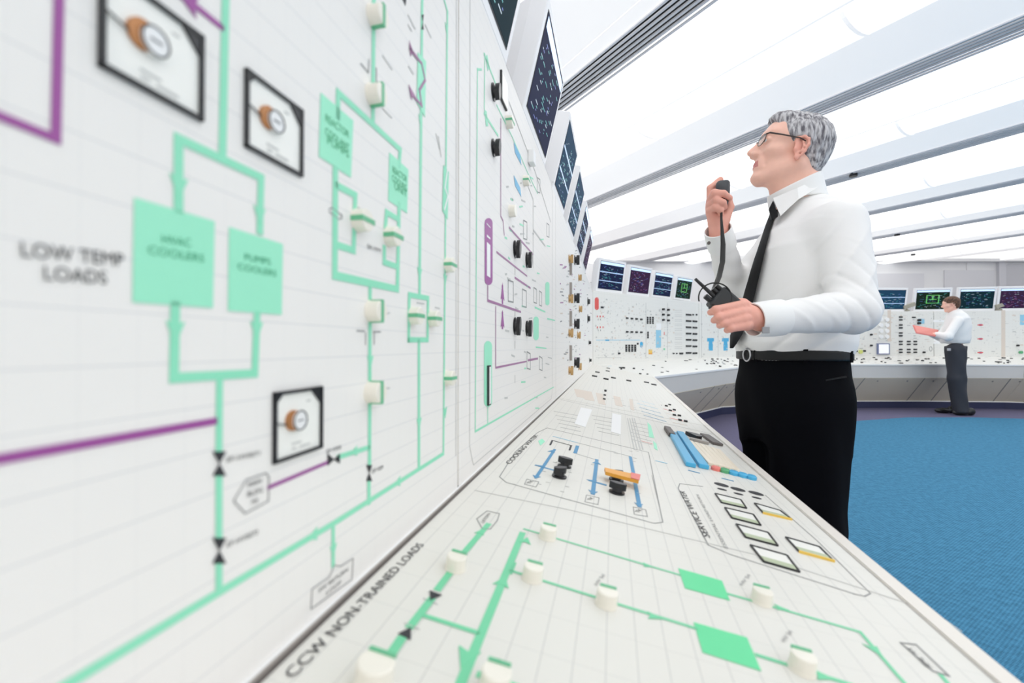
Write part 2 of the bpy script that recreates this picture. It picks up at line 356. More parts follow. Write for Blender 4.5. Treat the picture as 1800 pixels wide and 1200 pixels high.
def knob_lamp(parent, pl, px, hor, r=.0085, e=.016, stripe=True, ab=None, colr='dgreen', nm='indicator_knob'):
    a, b = ab or pl.px(*px); mb = MB(); mb.lathe(pl.P(a, b, 0), pl.N, [(r*1.02, 0), (r*1.02, e*.1), (r*.97, e*.12), (r*.95, e*.93), (r*.86, e)], 28)
    k = child(mb, nm, M['cream'], parent, smooth=.6)
    if stripe:
        mb = MB(); d1, d2 = (pl.U, pl.V) if hor else (pl.V, pl.U)
        if pl is desk: mb.box(pl.P(a, b, e)+pl.U*r*.62, pl.V*(r*.74), pl.U*.0015, pl.N*.0012)
        else: mb.box(pl.P(a, b, e*.5), d1*(r*1.03), d2*.0022, pl.N*(e*.5+.0006))
        child(mb, 'flow_stripe', M['dgreen'], k)
    return k
def rotary(parent, pl, px=None, ab=None, r=.009, e=.016, ang=.3, m=None):
    a, b = ab or pl.px(*px); mb = MB(); mb.lathe(pl.P(a, b, 0), pl.N, [(r*1.15, 0), (r*1.15, e*.15), (r*.75, e*.2), (r*.7, e*.55)], 22)
    k = child(mb, 'rotary_knob', m or M['black'], parent, smooth=.6)
    mb = MB(); d = pl.U*math.cos(ang)+pl.V*math.sin(ang); q = np.cross(pl.N, d)
    pts = [pl.P(a, b, e*.4)+d*r*1.25*math.cos(t)+q*r*.62*math.sin(t)*(1 if math.cos(t) > -.3 else .8) for t in np.linspace(0, 2*math.pi, 18)[:-1]]
    mb.prism(pts, pl.N*e*.65); child(mb, 'handle_grip', m or M['black'], k, smooth=.6)
    return k
t1 = panel_box('mimic_panel', wall, SA, SB-.003, .0, ZTN, .035, 'large white wall panel nearest the camera with mint green pipework')
a = Art(wall); G5 = .0052
a.line('green', [(397, -60), (390, 274)], G5); a.line('green', [(313, 366), (313, 244), (458, 312), (456, 405)], G5)
a.line('green', [(307, 538), (305, 664), (447, 656), (451, 553)], G5); a.line('green', [(385, 662), (384, 792)], .0044); a.line('green', [(384, 838), (384, 945)], .0044); a.line('green', [(384, 988), (384, 1038)], .0044)
a.line('green', [(-60, 1310), (385, 1040), (585, 920), (779, 797), (781, 560), (786, 20), (772, -30)], .0046)
a.line('green', [(650, 505), (649, 815)], .0052); a.line('green', [(648, 845), (648, 882)], .0052)
a.line('green', [(657, -60), (655, 217)], .006)
a.line('green', [(593, 205), (594, 163), (703, 263), (701, 292)], .006)
a.line('green', [(589, 300), (588, 484), (698, 508), (701, 360)], .007)
a.line('green', [(592, 326), (624, 343), (623, 370)], .006); a.line('green', [(622, 408), (621, 440), (590, 430)], .006)
a.line('green', [(701, 386), (679, 373), (677, 398)], .006); a.line('green', [(675, 436), (675, 461), (699, 469)], .006)
a.line('green', [(742, -40), (737, 520)], .006)
a.line('green', [(718, 597), (719, 518), (752, 524), (751, 597)], .006, closed=True)
a.line('green', [(736, 600), (736, 821)], .006)
a.line('green', [(585, 924), (585, 992)], .004); a.line('green', [(648, 786), (594, 803)], .0042)
a.pxpoly('lgreen', [(232, 531), (373, 541), (376, 389), (235, 347)]); a.pxpoly('lgreen', [(400, 546), (494, 553), (496, 429), (402, 399)])
a.pxpoly('lgreen', [(560, 275), (616, 312), (620, 212), (563, 163)]); a.pxpoly('lgreen', [(682, 352), (715, 375), (717, 298), (684, 268)])
a.pxpoly('lgreen', [(732, 180), (746, 206), (748, 108), (734, 92)], off=.0005); a.pxpoly('green', [(777, 370), (786, 386), (788, 302), (779, 290)], off=.0005)
for p, d, s in [((313, 330), (0, -1), .0105), ((455, 380), (0, -1), .010), ((307, 585), (0, -1), .0105), ((450, 582), (0, -1), .0105), ((650, 637), (0, -1), .011), ((737, 482), (0, -1), .013),
                ((736, 746), (0, -1), .013), ((782, 492), (0, -1), .013), ((782, 725), (0, -1), .013), ((548, 942), (-1, 0), .010), ((585, 968), (0, -1), .009), ((698, 848), (-1, 0), .011), ((621, 794), (-1, 0), .009), ((784, 50), (0, -1), .01), ((738, 212), (0, -1), .01)]:
    a.arrow('green', p, d, s)
def bow(a, cx, y0, y1, hw, key='black'):
    a.pxpoly(key, [(cx-hw, y0), (cx+hw, y0), (cx, (y0+y1)/2)], off=.0006); a.pxpoly(key, [(cx-hw, y1), (cx+hw, y1), (cx, (y0+y1)/2)], off=.0006)
bow(a, 384, 793, 836, 12); bow(a, 384, 945, 990, 12); bow(a, 648, 817, 845, 5); bow(a, 742, 26, 52, 2)
a.pxpoly('black', [(575, 797), (575, 818), (586, 807)], off=.0006); a.pxpoly('black', [(596, 797), (596, 814), (586, 807)], off=.0006)
a.line('purple', [(104, -60), (97, 244), (-60, 180)], .0036); a.line('purple', [(-60, 817), (376, 740)], .0040); a.line('purple', [(389, 48), (352, 18), (300, -20)], .0036)
a.line('purple', [(472, 856), (576, 812)], .0026); a.arrow('purple', (325, -3), (-1, .1), .012)
a.line('mauve', [(720, 86), (740, 112), (746, 141), (736, 158), (740, 186), (722, 164)], .0034, off=.0009); a.arrow('mauve', (721, 85), (-.6, .8), .012, off=.0009); a.arrow('mauve', (721, 160), (-.8, .6), .012, off=.0009)
a.line('white', [(785, 300), (781, 330), (786, 345), (780, 368)], .003, off=.0009)
T = lambda s, p0, p1, h, k='letter': a.text(k, s, p0, p1, h)
T('LOW TEMP', (36, 451), (216, 468), .0058); T('LOADS', (76, 492), (186, 499), .0058)
T('HVAC', (283, 427), (334, 434), .0042, 'gletter'); T('COOLERS', (258, 446), (357, 461), .0042, 'gletter')
T('PUMPS', (428, 457), (474, 466), .0042, 'gletter'); T('COOLERS', (416, 474), (484, 486), .0042, 'gletter')
T('REACTOR', (571, 213), (612, 243), .006, 'gletter2'); T('COOLANT', (570, 236), (612, 266), .006, 'gletter2'); T('PUMPS', (574, 252), (612, 278), .006, 'gletter2')
T('REACTOR', (689, 303), (714, 321), .007, 'gletter2'); T('COOLING', (688, 318), (714, 336), .007, 'gletter2'); T('UNIT', (692, 332), (714, 347), .007, 'gletter2')
T('EF-HV0071', (397, 812), (455, 800), .0030); T('EF-HV0072', (397, 962), (452, 938), .0030); T('EF-V058', (573, 797), (598, 788), .003); T('EF-V09', (653, 832), (672, 824), .004)
T('EA HV2', (628, 372), (650, 380), .004); T('EA HV4', (645, 436), (668, 444), .004)
def tagbox(a, pts, lines, h, w=.0007):
    a.line('grey', pts, w, closed=True)
tagbox(a, [(410, 880), (432, 843), (466, 831), (472, 838), (471, 880), (430, 902)], None, 0)
T('MAIN', (434, 857), (458, 848), .0032); T('BLDG', (433, 873), (460, 864), .0032); T('HX', (440, 886), (452, 883), .0032)
tagbox(a, [(546, 1070), (548, 1035), (578, 1014), (587, 993), (598, 995), (620, 981), (618, 1018)], None, 0)
T('SW RETURN', (558, 1042), (610, 1003), .0030); T('LOOP', (572, 1045), (598, 1025), .0028)
a.line('grey', [(578, 368), (582, 365), (600, 378), (600, 384), (594, 385), (578, 372)], .0008); 
a.line('grey', [(627, 581), (640, 582)], .0012); a.line('grey', [(656, 583), (668, 583)], .0012); a.line('grey', [(642, 585), (642, 605)], .0008); a.line('grey', [(657, 585), (657, 605)], .0008)
a.line('grey', [(634, 112), (647, 128), (648, 105)], .001); a.line('grey', [(661, 120), (661, 142), (667, 150)], .001); a.line('pale', [(672, 98), (689, 122)], .0012); a.line('pale', [(672, 190), (688, 207)], .0012)
for p in [((717, 27), (729, 50)), ((717, 44), (723, 54)), ((747, 44), (757, 66)), ((718, 117), (726, 130)), ((766, 236), (772, 262)), ((770, 240), (775, 275)), ((733, 532), (745, 534)), ((765, 540), (772, 542)), ((680, 551), (684, 550)), ((680, 682), (684, 682))]: a.line('pale', p, .0015)
a.pxpoly('black', [(706, -4), (712, 10), (714, -4)])
a.build(t1, NAMES)
for p, h in [((654, 30), 0), ((652, 168), 0), ((651, 547), 0), ((650, 689), 0)]: knob_lamp(t1, wall, p, bool(h), r=.0105, e=.0125)
for p in [(628, 388), (683, 416), (724, 555), (757, 560), (785, 466), (785, 664)]: knob_lamp(t1, wall, p, True, r=.0105, e=.011)
def gauge(parent, pl, c4, kind='square_gauge', fr=.0022):
    """c4: pixel corners BL, BR, TR ; square flush meter with copper coil"""
    (a0, b0), (a1, b1), (a2, b2) = [pl.px(*p) for p in c4]; b0 = (b0+b1)/2; a1 = (a1+a2)/2
    A0, A1, B0, B1 = a0, a1, b0, b2
    mb = MB()
    for (x0, y0, x1, y1) in [(A0, B0, A1, B0+fr), (A0, B1-fr, A1, B1), (A0, B0, A0+fr, B1), (A1-fr, B0, A1, B1)]:
        mb.box(pl.P((x0+x1)/2, (y0+y1)/2, .001), pl.U*(x1-x0)/2, pl.V*(y1-y0)/2, pl.N*.0016)
    g = child(mb, kind, M['black'], parent)
    mb = MB(); mb.box(pl.P((A0+A1)/2, (B0+B1)/2, .0002), pl.U*(A1-A0-fr)/2, pl.V*(B1-B0-fr)/2, pl.N*.0004); child(mb, 'dial_face', mat('ivory_dial', s2l(250, 249, 243), .3), g)
    w = A1-A0; h = B1-B0; mb = MB()
    for sx, k in ((1, .24), (-1, .16)):
        x = A1 if sx > 0 else A0; mb.prism([pl.P(x, B1, .0007), pl.P(x-sx*w*k*1.2, B1, .0007), pl.P(x, B1-h*k*1.3, .0007)], pl.N*.0014)
    child(mb, 'corner_mask', M['black'], g)
    cx, cy = A0+w*.36, B0+h*.55; mb = MB(); mb.cyl(pl.P(cx, cy, .0006), pl.N, w*.14, .0022, 26); child(mb, 'coil', M['copper'], g, smooth=.6)
    cx += w*.02; mb = MB(); mb.cyl(pl.P(cx+w*.07, cy-h*.01, .0006), pl.N, w*.135, .0034, 26); child(mb, 'movement_cap', M['white'], g, smooth=.6)
    mb = MB(); c = pl.P(cx+w*.07, cy-h*.01, .0042); mb.tube([c+(pl.U*math.cos(t)+pl.V*math.sin(t))*w*.132 for t in np.linspace(0, 6.283, 25)[:-1]], .0005, 5, closed=True)
    mb.box(c, pl.U*w*.06, pl.V*.0003, pl.N*.0003); mb.box(pl.P(A0+w*.14, cy-h*.02, .002), (pl.U*.75-pl.V*.2)*w*.12, pl.V*.0004, pl.N*.0004)
    child(mb, 'pointer', M['blackprint'], g)
    mb = MB()
    for i, (fa, fb, fw) in enumerate([(.45, .2, .2), (.62, .13, .22), (.4, .13, .08), (.7, .8, .08)]):
        mb.box(pl.P(A0+w*fa, B0+h*fb, .0006), pl.U*w*fw/2, pl.V*h*.012, pl.N*.0004)
    child(mb, 'scale_print', M['palegrey'], g)
gauge(t1, wall, [(170, 118), (353, 213), (354, 65)]); gauge(t1, wall, [(428, 258), (528, 311), (530, 195)]); gauge(t1, wall, [(478, 816), (563, 786), (564, 678)])
# second near panel -------------------------------------------------------------------------
t2 = panel_box('mimic_panel', wall, SB+.003, SC_-.003, .0, ZTN, .035, 'middle panel of the left wall with purple and green capsule gauges')
a = Art(wall); bb = [(822, 830), (826, 60)]
r0, r1 = s_of(824)+.004, s_of(972)-.02
a.line('pale', [(r0, .05), (r0+.02, .015), (r1-.03, .015), (r1, .05), (r1, ZT-.05), (r1-.03, ZT-.02), (r0+.02, ZT-.02), (r0, ZT-.05)], .0012, px=False, closed=True)
q = s_of(806)-.012; a.line('pale', [(q, .05), (q, ZT-.05)], .0012, px=False)
g3 = .0035
a.line('green', [(846, 122), (839, 122), (835, 758), (973, 680)], g3); a.line('green', [(851, 190), (852, 96)], g3)
a.line('green', [(851, 96), (872, 150)], g3*1.5); a.line('green', [(873, 185), (900, 240), (928, 305), (945, 340)], g3); a.line('green', [(851, 200), (875, 238)], g3*1.5); a.pxpoly('green', [(853, 100), (857, 125), (860, 118), (856, 96)])
a.pxpoly('green', [(851, 192), (854, 222), (858, 222), (855, 196)]); a.line('pale', [(895, 180), (940, 300), (968, 390)], .004)
a.line('mauve', [(880, 210), (880, 380), (884, 388)], .004); a.line('mauve', [(857, 505), (857, 528), (915, 548)], .005); a.line('mauve', [(884, 388), (886, 412)], .004)
a.line('mauve', [(871, 540), (871, 646), (925, 635)], .004); a.line('mauve', [(873, 443), (926, 485)], .004); a.line('mauve', [(895, 400), (937, 447)], .005); a.line('mauve', [(905, 488), (932, 506)], .005)
a.line('mauve', [(928, 633), (945, 630)], .006); a.line('pale', [(925, 320), (937, 350), (937, 470)], .004); a.line('pale', [(938, 405), (958, 432)], .006)
a.arrow('purple', (883, 512), (0, 1), .03); a.arrow('purple', (883, 560), (0, 1), .03); a.line('purple', [(883, 505), (883, 530)], .01); a.line('purple', [(883, 552), (883, 574)], .01)
def capsule(a, key, x, y0, y1, hw, off=.0004):
    P = []
    for t in np.linspace(0, math.pi, 9): P.append((x+hw*math.cos(t), y0-hw*1.3*math.sin(t)))
    for t in np.linspace(math.pi, 2*math.pi, 9): P.append((x+hw*math.cos(t), y1-hw*1.3*math.sin(t)))
    a.pxpoly(key, P, off=off)
capsule(a, 'purple', 858.5, 392, 492, 6.8); capsule(a, 'lgreen', 857.5, 608, 706, 6.8); capsule(a, 'lgreen', 942, 562, 592, 4.5); capsule(a, 'lgreen', 962, 500, 532, 3.5)
a.pxpoly('white', [(855, 425), (861, 431), (861, 488), (855, 484)], off=.0008); a.pxpoly('white', [(855, 412), (861, 418), (861, 421), (855, 416)], off=.0008); a.line('white', [(855, 393), (861, 400)], .002, off=.0008)
a.line('mauve', [(857, 500), (857, 508)], .003); a.line('green', [(857, 716), (857, 742)], .003)
a.pxpoly('cyan', [(903, 250), (914, 272), (916, 290), (905, 268)], off=.0005); a.pxpoly('cyan', [(903, 308), (914, 330), (916, 346), (905, 326)], off=.0005)
for (x0, y0, x1, y1) in [(893, 492, 902, 532), (918, 508, 925, 541), (938, 505, 943, 534), (948, 511, 952, 539), (926, 618, 932, 650), (948, 626, 953, 652), (920, 387, 926, 422), (944, 312, 949, 340), (961, 392, 965, 418), (889, 130, 0, 0)]:
    if x1 == 0: continue
    dy = 5; a.line('grey', [(x0, y0), (x1, y0+dy*.7), (x1, y1-1), (x0, y1-dy*.6)], .003, closed=True)
for i in range(46):
    x = random.uniform(885, 972); y = random.uniform(300, 720)
    a.line('pale' if i % 3 else 'green', [(x, y), (x+random.uniform(2, 7), y+random.uniform(-1, 3))], .004)
for y in (470, 545, 600, 660): a.line('pale', [(x_ := 905+i*0, y), (905, y+12)], .003)
a.line('green', [(940, 540), (958, 548)], .005); a.line('green', [(962, 560), (975, 563)], .005); a.line('green', [(942, 610), (960, 612)], .004)
a.build(t2, NAMES)
mb = MB(); p0 = wall.px(857.5, 642); p1 = wall.px(857.5, 712); w = .008
mb.box(wall.P(p0[0], (p0[1]+p1[1])/2, .002), wall.U*w, wall.V*(p0[1]-p1[1])/2, wall.N*.002); g = child(mb, 'edgewise_gauge', M['blackprint'], t2)
mb = MB(); mb.box(wall.P(p0[0]+.001, (p0[1]+p1[1])/2, .0035), wall.U*w*.62, wall.V*(p0[1]-p1[1])/2*.93, wall.N*.001); child(mb, 'gauge_window', M['white'], g)
for p in [(867, 162), (867, 260), (905, 438), (926, 457), (905, 573), (926, 577)]: rotary(t2, wall, p, r=.0145 if p[0] < 900 else .018, e=.013, ang=1.35)
(ga, gb) = wall.px(884, 160); mb = MB(); mb.box(wall.P(ga, gb, .002), wall.U*.025, wall.V*.03, wall.N*.002); g = child(mb, 'square_gauge', M['black'], t2)
mb = MB(); mb.box(wall.P(ga, gb, .0042), wall.U*.0225, wall.V*.0275, wall.N*.0006); child(mb, 'dial_face', mat('ivory_dial', (1, 1, 1)), g)
for p in [(891, 215), (896, 371), (921, 318)]: knob_lamp(t2, wall, p, True, r=.014, e=.014, stripe=p[1] != 371)
(ga, gb) = wall.px(930, 278); mb = MB(); mb.box(wall.P(ga, gb, .008), wall.U*.018, wall.V*.018, wall.N*.008); child(mb, 'white_pushbutton', M['white'], t2, bevel=.002)
# third near panel, with brass and black knobs ------------------------------------------------
t3 = panel_box('mimic_panel', wall, SC_+.003, SD_-.01, .0, ZTN, .035, 'white wall panel at the end of the left wall with brass and black knobs')
a = Art(wall)
for i in range(120):
    x = random.uniform(984, 1038); y = random.uniform(440, 640); zr = (x-1078)/(985-1078)
    if abs(y-608) < 300: a.line(random.choice(['pale', 'pale', 'grey', 'brown', 'mauve']), [(x, y), (x+random.uniform(.5, 2.5)*zr*2, y+random.uniform(-1, 1))], .006)
a.build(t3, NAMES)
for y in (455, 525, 585, 651): rotary(t3, wall, (1000, y), r=.020, e=.022, ang=1.2, m=M['brass'])
for y in (457, 524, 569, 637): rotary(t3, wall, (1010, y), r=.026, e=.028, ang=1.2)
for (x, y) in [(1017, 488), (1018, 543), (1015, 589), (1017, 644)]: rotary(t3, wall, (x, y), r=.022, e=.02, ang=.9, m=M['brass'])
for (x, y) in [(1033, 530), (1033, 560), (1035, 602), (1036, 633)]: rotary(t3, wall, (x, y), r=.035 if y < 600 else .02, e=.02)
for y in (470, 510, 560, 620):
    aa, b_ = wall.px(1001.5, y); mb = MB(); mb.box(wall.P(aa, b_, .006), wall.U*.012, wall.V*.04, wall.N*.006); child(mb, 'meter_strip', M['metalgrey'], t3)
# ------------------------------------------------------------------ desk sections
def desk_sec(label, b0, b1, f0, f1, k0, k1, m, parts=True, pl=None, group='sloping control desks'):
    """b back corners (desk seam), f front corners, k floor corners of the recessed base"""
    t = thing('control_desk', label, 'control desk', ((k0+k1)/2), group)
    nn = nrm(np.cross(b1-b0, f0-b0)); nn = nn if nn[2] > 0 else -nn
    p = pl or Pl((b0+b1)/2, b1-b0, nrm((b0+b1)/2-(f0+f1)/2))
    mb = MB(); mb.prism([b0, b1, f1, f0], -nn*.02)
    child(mb, 'desk_top', m, t, uvf=lambda c: (float(np.dot(c-p.O, p.U)), float(np.dot(c-p.O, p.V))))
    dv = nrm(V(*(f1-f0)[:2], 0)); out = V(dv[1], -dv[0], 0)
    if np.dot(out, f0-b0) < 0: out = -out
    def slab(p0, p1, q0, q1, name, mt, th=.012, **k):
        mb = MB(); nn2 = nrm(np.cross(p1-p0, q0-p0)); nn2 = nn2 if np.dot(nn2, out) > 0 else -nn2; mb.prism([p0, p1, q1, q0], -nn2*th); return child(mb, name, mt, t, **k)
    lo = lambda q, z: V(q[0], q[1], z)
    slab(f0+out*.008+up*.0035, f1+out*.008+up*.0035, lo(f0, f0[2]-.016)+out*.008, lo(f1, f1[2]-.016)+out*.008, 'edge_trim', M['trim'] if pl else M['white'], .018)
    i0, i1 = f0-out*.012, f1-out*.012
    slab(lo(i0, f0[2]-.02)+out*.010, lo(i1, f1[2]-.02)+out*.010, lo(i0, .52), lo(i1, .52), 'fascia', M['fascia'])
    lp0 = lo(i0, .515); lp1 = lo(i1, .515); g0 = lo(k0, .115); g1 = lo(k1, .115)
    lp = slab(lp0, lp1, g0, g1, 'lower_panel', M['lower'])
    L = np.linalg.norm(lp1-lp0); nseam = max(1, int(L/1.25)); mb = MB(); mr = MB()
    for j in range(nseam+1):
        fr = min(.995, max(.005, (j+.2)/(nseam+.4))); s0 = lp0+(lp1-lp0)*fr; s1 = g0+(g1-g0)*fr; nn3 = nrm(np.cross(lp1-lp0, g0-lp0)); nn3 = nn3 if np.dot(nn3, out) > 0 else -nn3
        mb.box((s0+s1)/2+nn3*.001, dv*.006, (s1-s0)/2, nn3*.002)
        for w in (.25, .75):
            fr2 = min(.99, fr+w/(nseam+.4)); mr.cyl(lp0+(lp1-lp0)*fr2+(g0-lp0)*.12, nn3, .012, .006, 10)
    child(mb, 'panel_seam', mat('seam_gap_grey', s2l(150, 146, 138), .6), lp); child(mr, 'panel_latch', M['metalgrey'], lp)  # darker grey strips mark the panel seams
    slab(lo(k0, .118)+out*.014, lo(k1, .118)+out*.014, lo(k0, .106)+out*.014, lo(k1, .106)+out*.014, 'base_rail', M['white'], .014)
    slab(lo(k0, .106), lo(k1, .106), lo(k0, 0), lo(k1, 0), 'toe_kick', M['navy'], .02)
    return t, p
bs = lambda s, d=0.0: desk.P(s, d)
S2 = desk.px(985, 700)[0]; S1 = -1.1
def kx(s): q = WO+u*s+n*(DW+DF-.33); return V(q[0], q[1], 0)
d1, _ = desk_sec('near sloping desk with the CCW NON-TRAINED LOADS title and green flow lines', bs(S1), bs(S2-.002), bs(S1, DL), bs(S2-.002, DL), kx(S1), kx(S2-.002), M['desk'], pl=desk)
d2, _ = desk_sec('sloping desk beyond the two white blocks, running up to the far left corner', bs(S2+.002), A, bs(S2+.002, DL), H1, kx(S2+.002), K1, M['desk'], pl=desk)
# seam moulding between wall and near desk
mb = MB(); L2 = SD_-S1
for off, w, m in ((.0018, .0016, 0), (.0048, .0013, 1), (.0078, .0008, 2)):
    mb.box(WO+u*(S1+L2/2)+n*off+up*(.0010-off*.16), u*L2/2, n*w, up*.0012, m)
so = mb.build('seam_moulding', [M['white'], M['metalgrey'], M['darkgrey']]); tag(so, 'thin grey and white metal strip along the joint of left wall and near desk', 'moulding strip')
a = Art(desk); a.line('mgrey', [(S1+.02, DL+.0135), (S2-.004, DL+.0135)], .0011, px=False)
a.text('letter', 'CCW NON-TRAINED LOADS', (516, 1193), (746, 958), .0085)
a.line('dgreen', [(858, 922), (815, 972)], .0068); a.line('dgreen', [(790, 1008), (770, 1035)], .0068); a.line('dgreen', [(757, 1055), (722, 1100)], .0068); a.line('dgreen', [(704, 1125), (672, 1172)], .0075)
a.line('dgreen', [(748, 1083), (838, 1112)], .0048)
a.line('dgreen', [(790, 1250), (918, 938)], .0075); a.line('dgreen', [(922, 930), (1196, 1011)], .003); a.line('dgreen', [(1280, 1044), (1512, 1111), (1580, 1190), (1700, 1320)], .0036)
a.line('dgreen', [(897, 1003), (1224, 1105)], .0036); a.line('dgreen', [(1332, 1152), (1500, 1205)], .0044); a.line('dgreen', [(1655, 1188), (1690, 1230)], .004)
a.line('dgreen', [(905, 990), (898, 1008)], .003); a.line('dgreen', [(845, 1187), (960, 1225)], .006)
a.pxpoly('dbox', [(1192, 999), (1269, 1021), (1283, 1056), (1204, 1034)]); a.pxpoly('dbox', [(1219, 1094), (1313, 1121), (1338, 1180), (1235, 1147)])
for p, d, s in [((884, 1022), (1, 0), .016), ((925, 950), (1, 0), .014), ((818, 1158), (-1, 0), .018), ((1140, 995), (0, -1), .010), ((1152, 1085), (0, -1), .012), ((1375, 1070), (0, -1), .011), ((1540, 1145), (-1, -.2), .014), ((845, 935), (1, 0), .012), ((1450, 1190), (0, -1), .014)]: a.arrow('dgreen', p, d, s)
a.pxpoly('black', [(755, 1039), (777, 1047), (756, 1056)], off=.0008); a.pxpoly('black', [(722, 1104), (722, 1126), (699, 1115)], off=.0008)
a.line('pale', [(745, 1052), (768, 1062)], .0012); a.line('pale', [(712, 1096), (736, 1106)], .0012)
a.line('grey', [(848, 930), (838, 912), (856, 898), (878, 903), (874, 915), (862, 930)], .0010, closed=True); a.text('letter', 'LETDN', (850, 920), (862, 904), .004)
a.line('grey', [(1583, 1130), (1610, 1133), (1668, 1188), (1640, 1180)], .0016, closed=True); a.text('letter', 'SEAL HX', (1640, 1176), (1602, 1140), .006)
a.line('grey', [(878, 838), (905, 795), (945, 760), (962, 752), (1140, 795), (1165, 918), (1150, 920), (890, 848)], .0012, closed=True)
a.text('letter', 'COOLING WATER', (897, 816), (946, 766), .010)
a.line('grey', [(1245, 958), (1192, 858), (1195, 850), (1235, 855)], .0016); a.line('grey', [(1245, 958), (1285, 975), (1505, 1045)], .0012); a.line('grey', [(1530, 1043), (1520, 1048), (1500, 1044)], .0013); a.line('grey', [(1530, 1043), (1436, 950), (1345, 870)], .0010)
a.text('letter', 'SERVICE WATER', (1249, 946), (1203, 864), .010); a.text('grey', 'ESSENTIAL LOAD RETURN', (1280, 965), (1228, 870), .005)
a.line('pale', [(835, 862), (1000, 896), (1340, 978), (1640, 1075), (1690, 1110)], .0011)
a.line('pale', [(985, 702), (1262, 765)], .004, off=.0002); a.line('grey', [(1146, 836), (1165, 915)], .0008)
for (x, y, w) in [(870, 1180, 1), (1050, 1030, 0), (790, 1000, 0), (1306, 1030, 0), (1380, 1130, 1)]: a.text('grey', 'HV 54', (x, y), (x+14, y-18), .004)
for q in [((1203, 848), (1210, 855)), ]: pass
# blue loop
a.line('blue', [(975, 790), (943, 838)], .006); a.line('blue', [(943, 818), (972, 826)], .006); a.arrow('blue', (942, 839), (-1, 0), .014); a.arrow('blue', (970, 793), (1, 0), .016); a.arrow('blue', (948, 819), (0, 1), .014)
a.line('blue', [(1049, 808), (1042, 868)], .007); a.line('blue', [(1038, 845), (1063, 852)], .007); a.arrow('blue', (1042, 866), (-1, 0), .016); a.arrow('blue', (1049, 813), (1, 0), .018); a.arrow('blue', (1040, 845), (0, 1), .016)
a.line('blue', [(1108, 803), (1124, 890)], .007); a.arrow('blue', (1123, 888), (-1, 0), .014); a.line('blue', [(1015, 784), (1011, 796)], .008); a.line('pblue', [(973, 767), (1015, 778)], .004); a.line('pale', [(1015, 778), (1108, 802)], .003); a.line('pale', [(1012, 797), (1048, 808)], .003)
a.pxpoly('lgreen', [(946, 775), (953, 771), (958, 776), (950, 783)]); a.line('black', [(967, 782), (971, 774), (1004, 783), (1001, 791)], .004)
for p in [((926, 842), (947, 847), (942, 856), (922, 851)), ((1031, 870), (1053, 875), (1051, 887), (1028, 882)), ((1113, 891), (1135, 896), (1138, 908), (1115, 904))]: a.line('grey', p, .001, closed=True); c = np.mean(p, 0); a.text('letter', 'TK', (c[0]-3, c[1]+2), (c[0]+4, c[1]-3), .006)
for i in range(26):
    x = random.uniform(900, 1130); y = random.uniform(790, 870); a.line('pale', [(x, y), (x+5, y+1)], .002)
# printed tables near the white blocks
for bx, by in ((985, 735), (1052, 742)):
    for j in range(5): a.line('pale', [(bx-8+j*3-2, by-12+j*7), (bx+30+j*1, by-5+j*7)], .006)
a.pxpoly('white', [(1021, 716), (1041, 720), (1029, 751), (1010, 745)], off=.0006); a.pxpoly('white', [(1076, 726), (1092, 730), (1091, 764), (1074, 759)], off=.0006)
for j in range(4): a.line('pale', [(1103+j*4, 735), (1115+j*5, 790)], .003)
a.pxpoly('lgreen', [(1138, 742), (1144, 748), (1150, 770), (1141, 768)]); a.pxpoly('lgreen', [(1148, 775), (1154, 780), (1156, 792), (1150, 788)])
for j in range(6): a.line('pale', [(1110, 742+j*6), (1136+j*2, 747+j*7)], .003)
a.line('pink', [(1128, 775), (1146, 780)], .003); a.line('pblue', [(1154, 810), (1171, 814)], .005); a.line('blue', [(1212, 827), (1228, 831)], .006); a.line('blue', [(1271, 841), (1287, 845)], .006)
for (x, y) in [(1268, 852), (1297, 860), (1329, 867)]:
    c = desk.px(x, y); a.poly('black', [(c[0]+.012*math.cos(t), c[1]+.014*math.sin(t)) for t in np.linspace(0, 6.28, 16)[:-1]]); c = desk.px(x+1, y+8); a.poly('black', [(c[0]+.006*math.cos(t), c[1]+.009*math.sin(t)) for t in np.linspace(0, 6.28, 12)[:-1]])
a.build(d1, NAMES)
for p, r in [((800, 999), .0105), ((655, 1205), .013), ((962, 945), .0105), ((935, 1017), .0105), ((1065, 1062), .0105), ((1338, 1058), .0105), ((1409, 1177), .0105), ((868, 1212), .011)]:
    knob_lamp(d1, desk, p, p[0] in (800, 655), r=r, e=r*1.3)
for p, an in [((992, 820), 2.9), ((983, 838), .8), ((1083, 844), .8), ((1084, 866), 2.9)]: rotary(d1, desk, p, r=.0115, e=.017, ang=an+1.6)
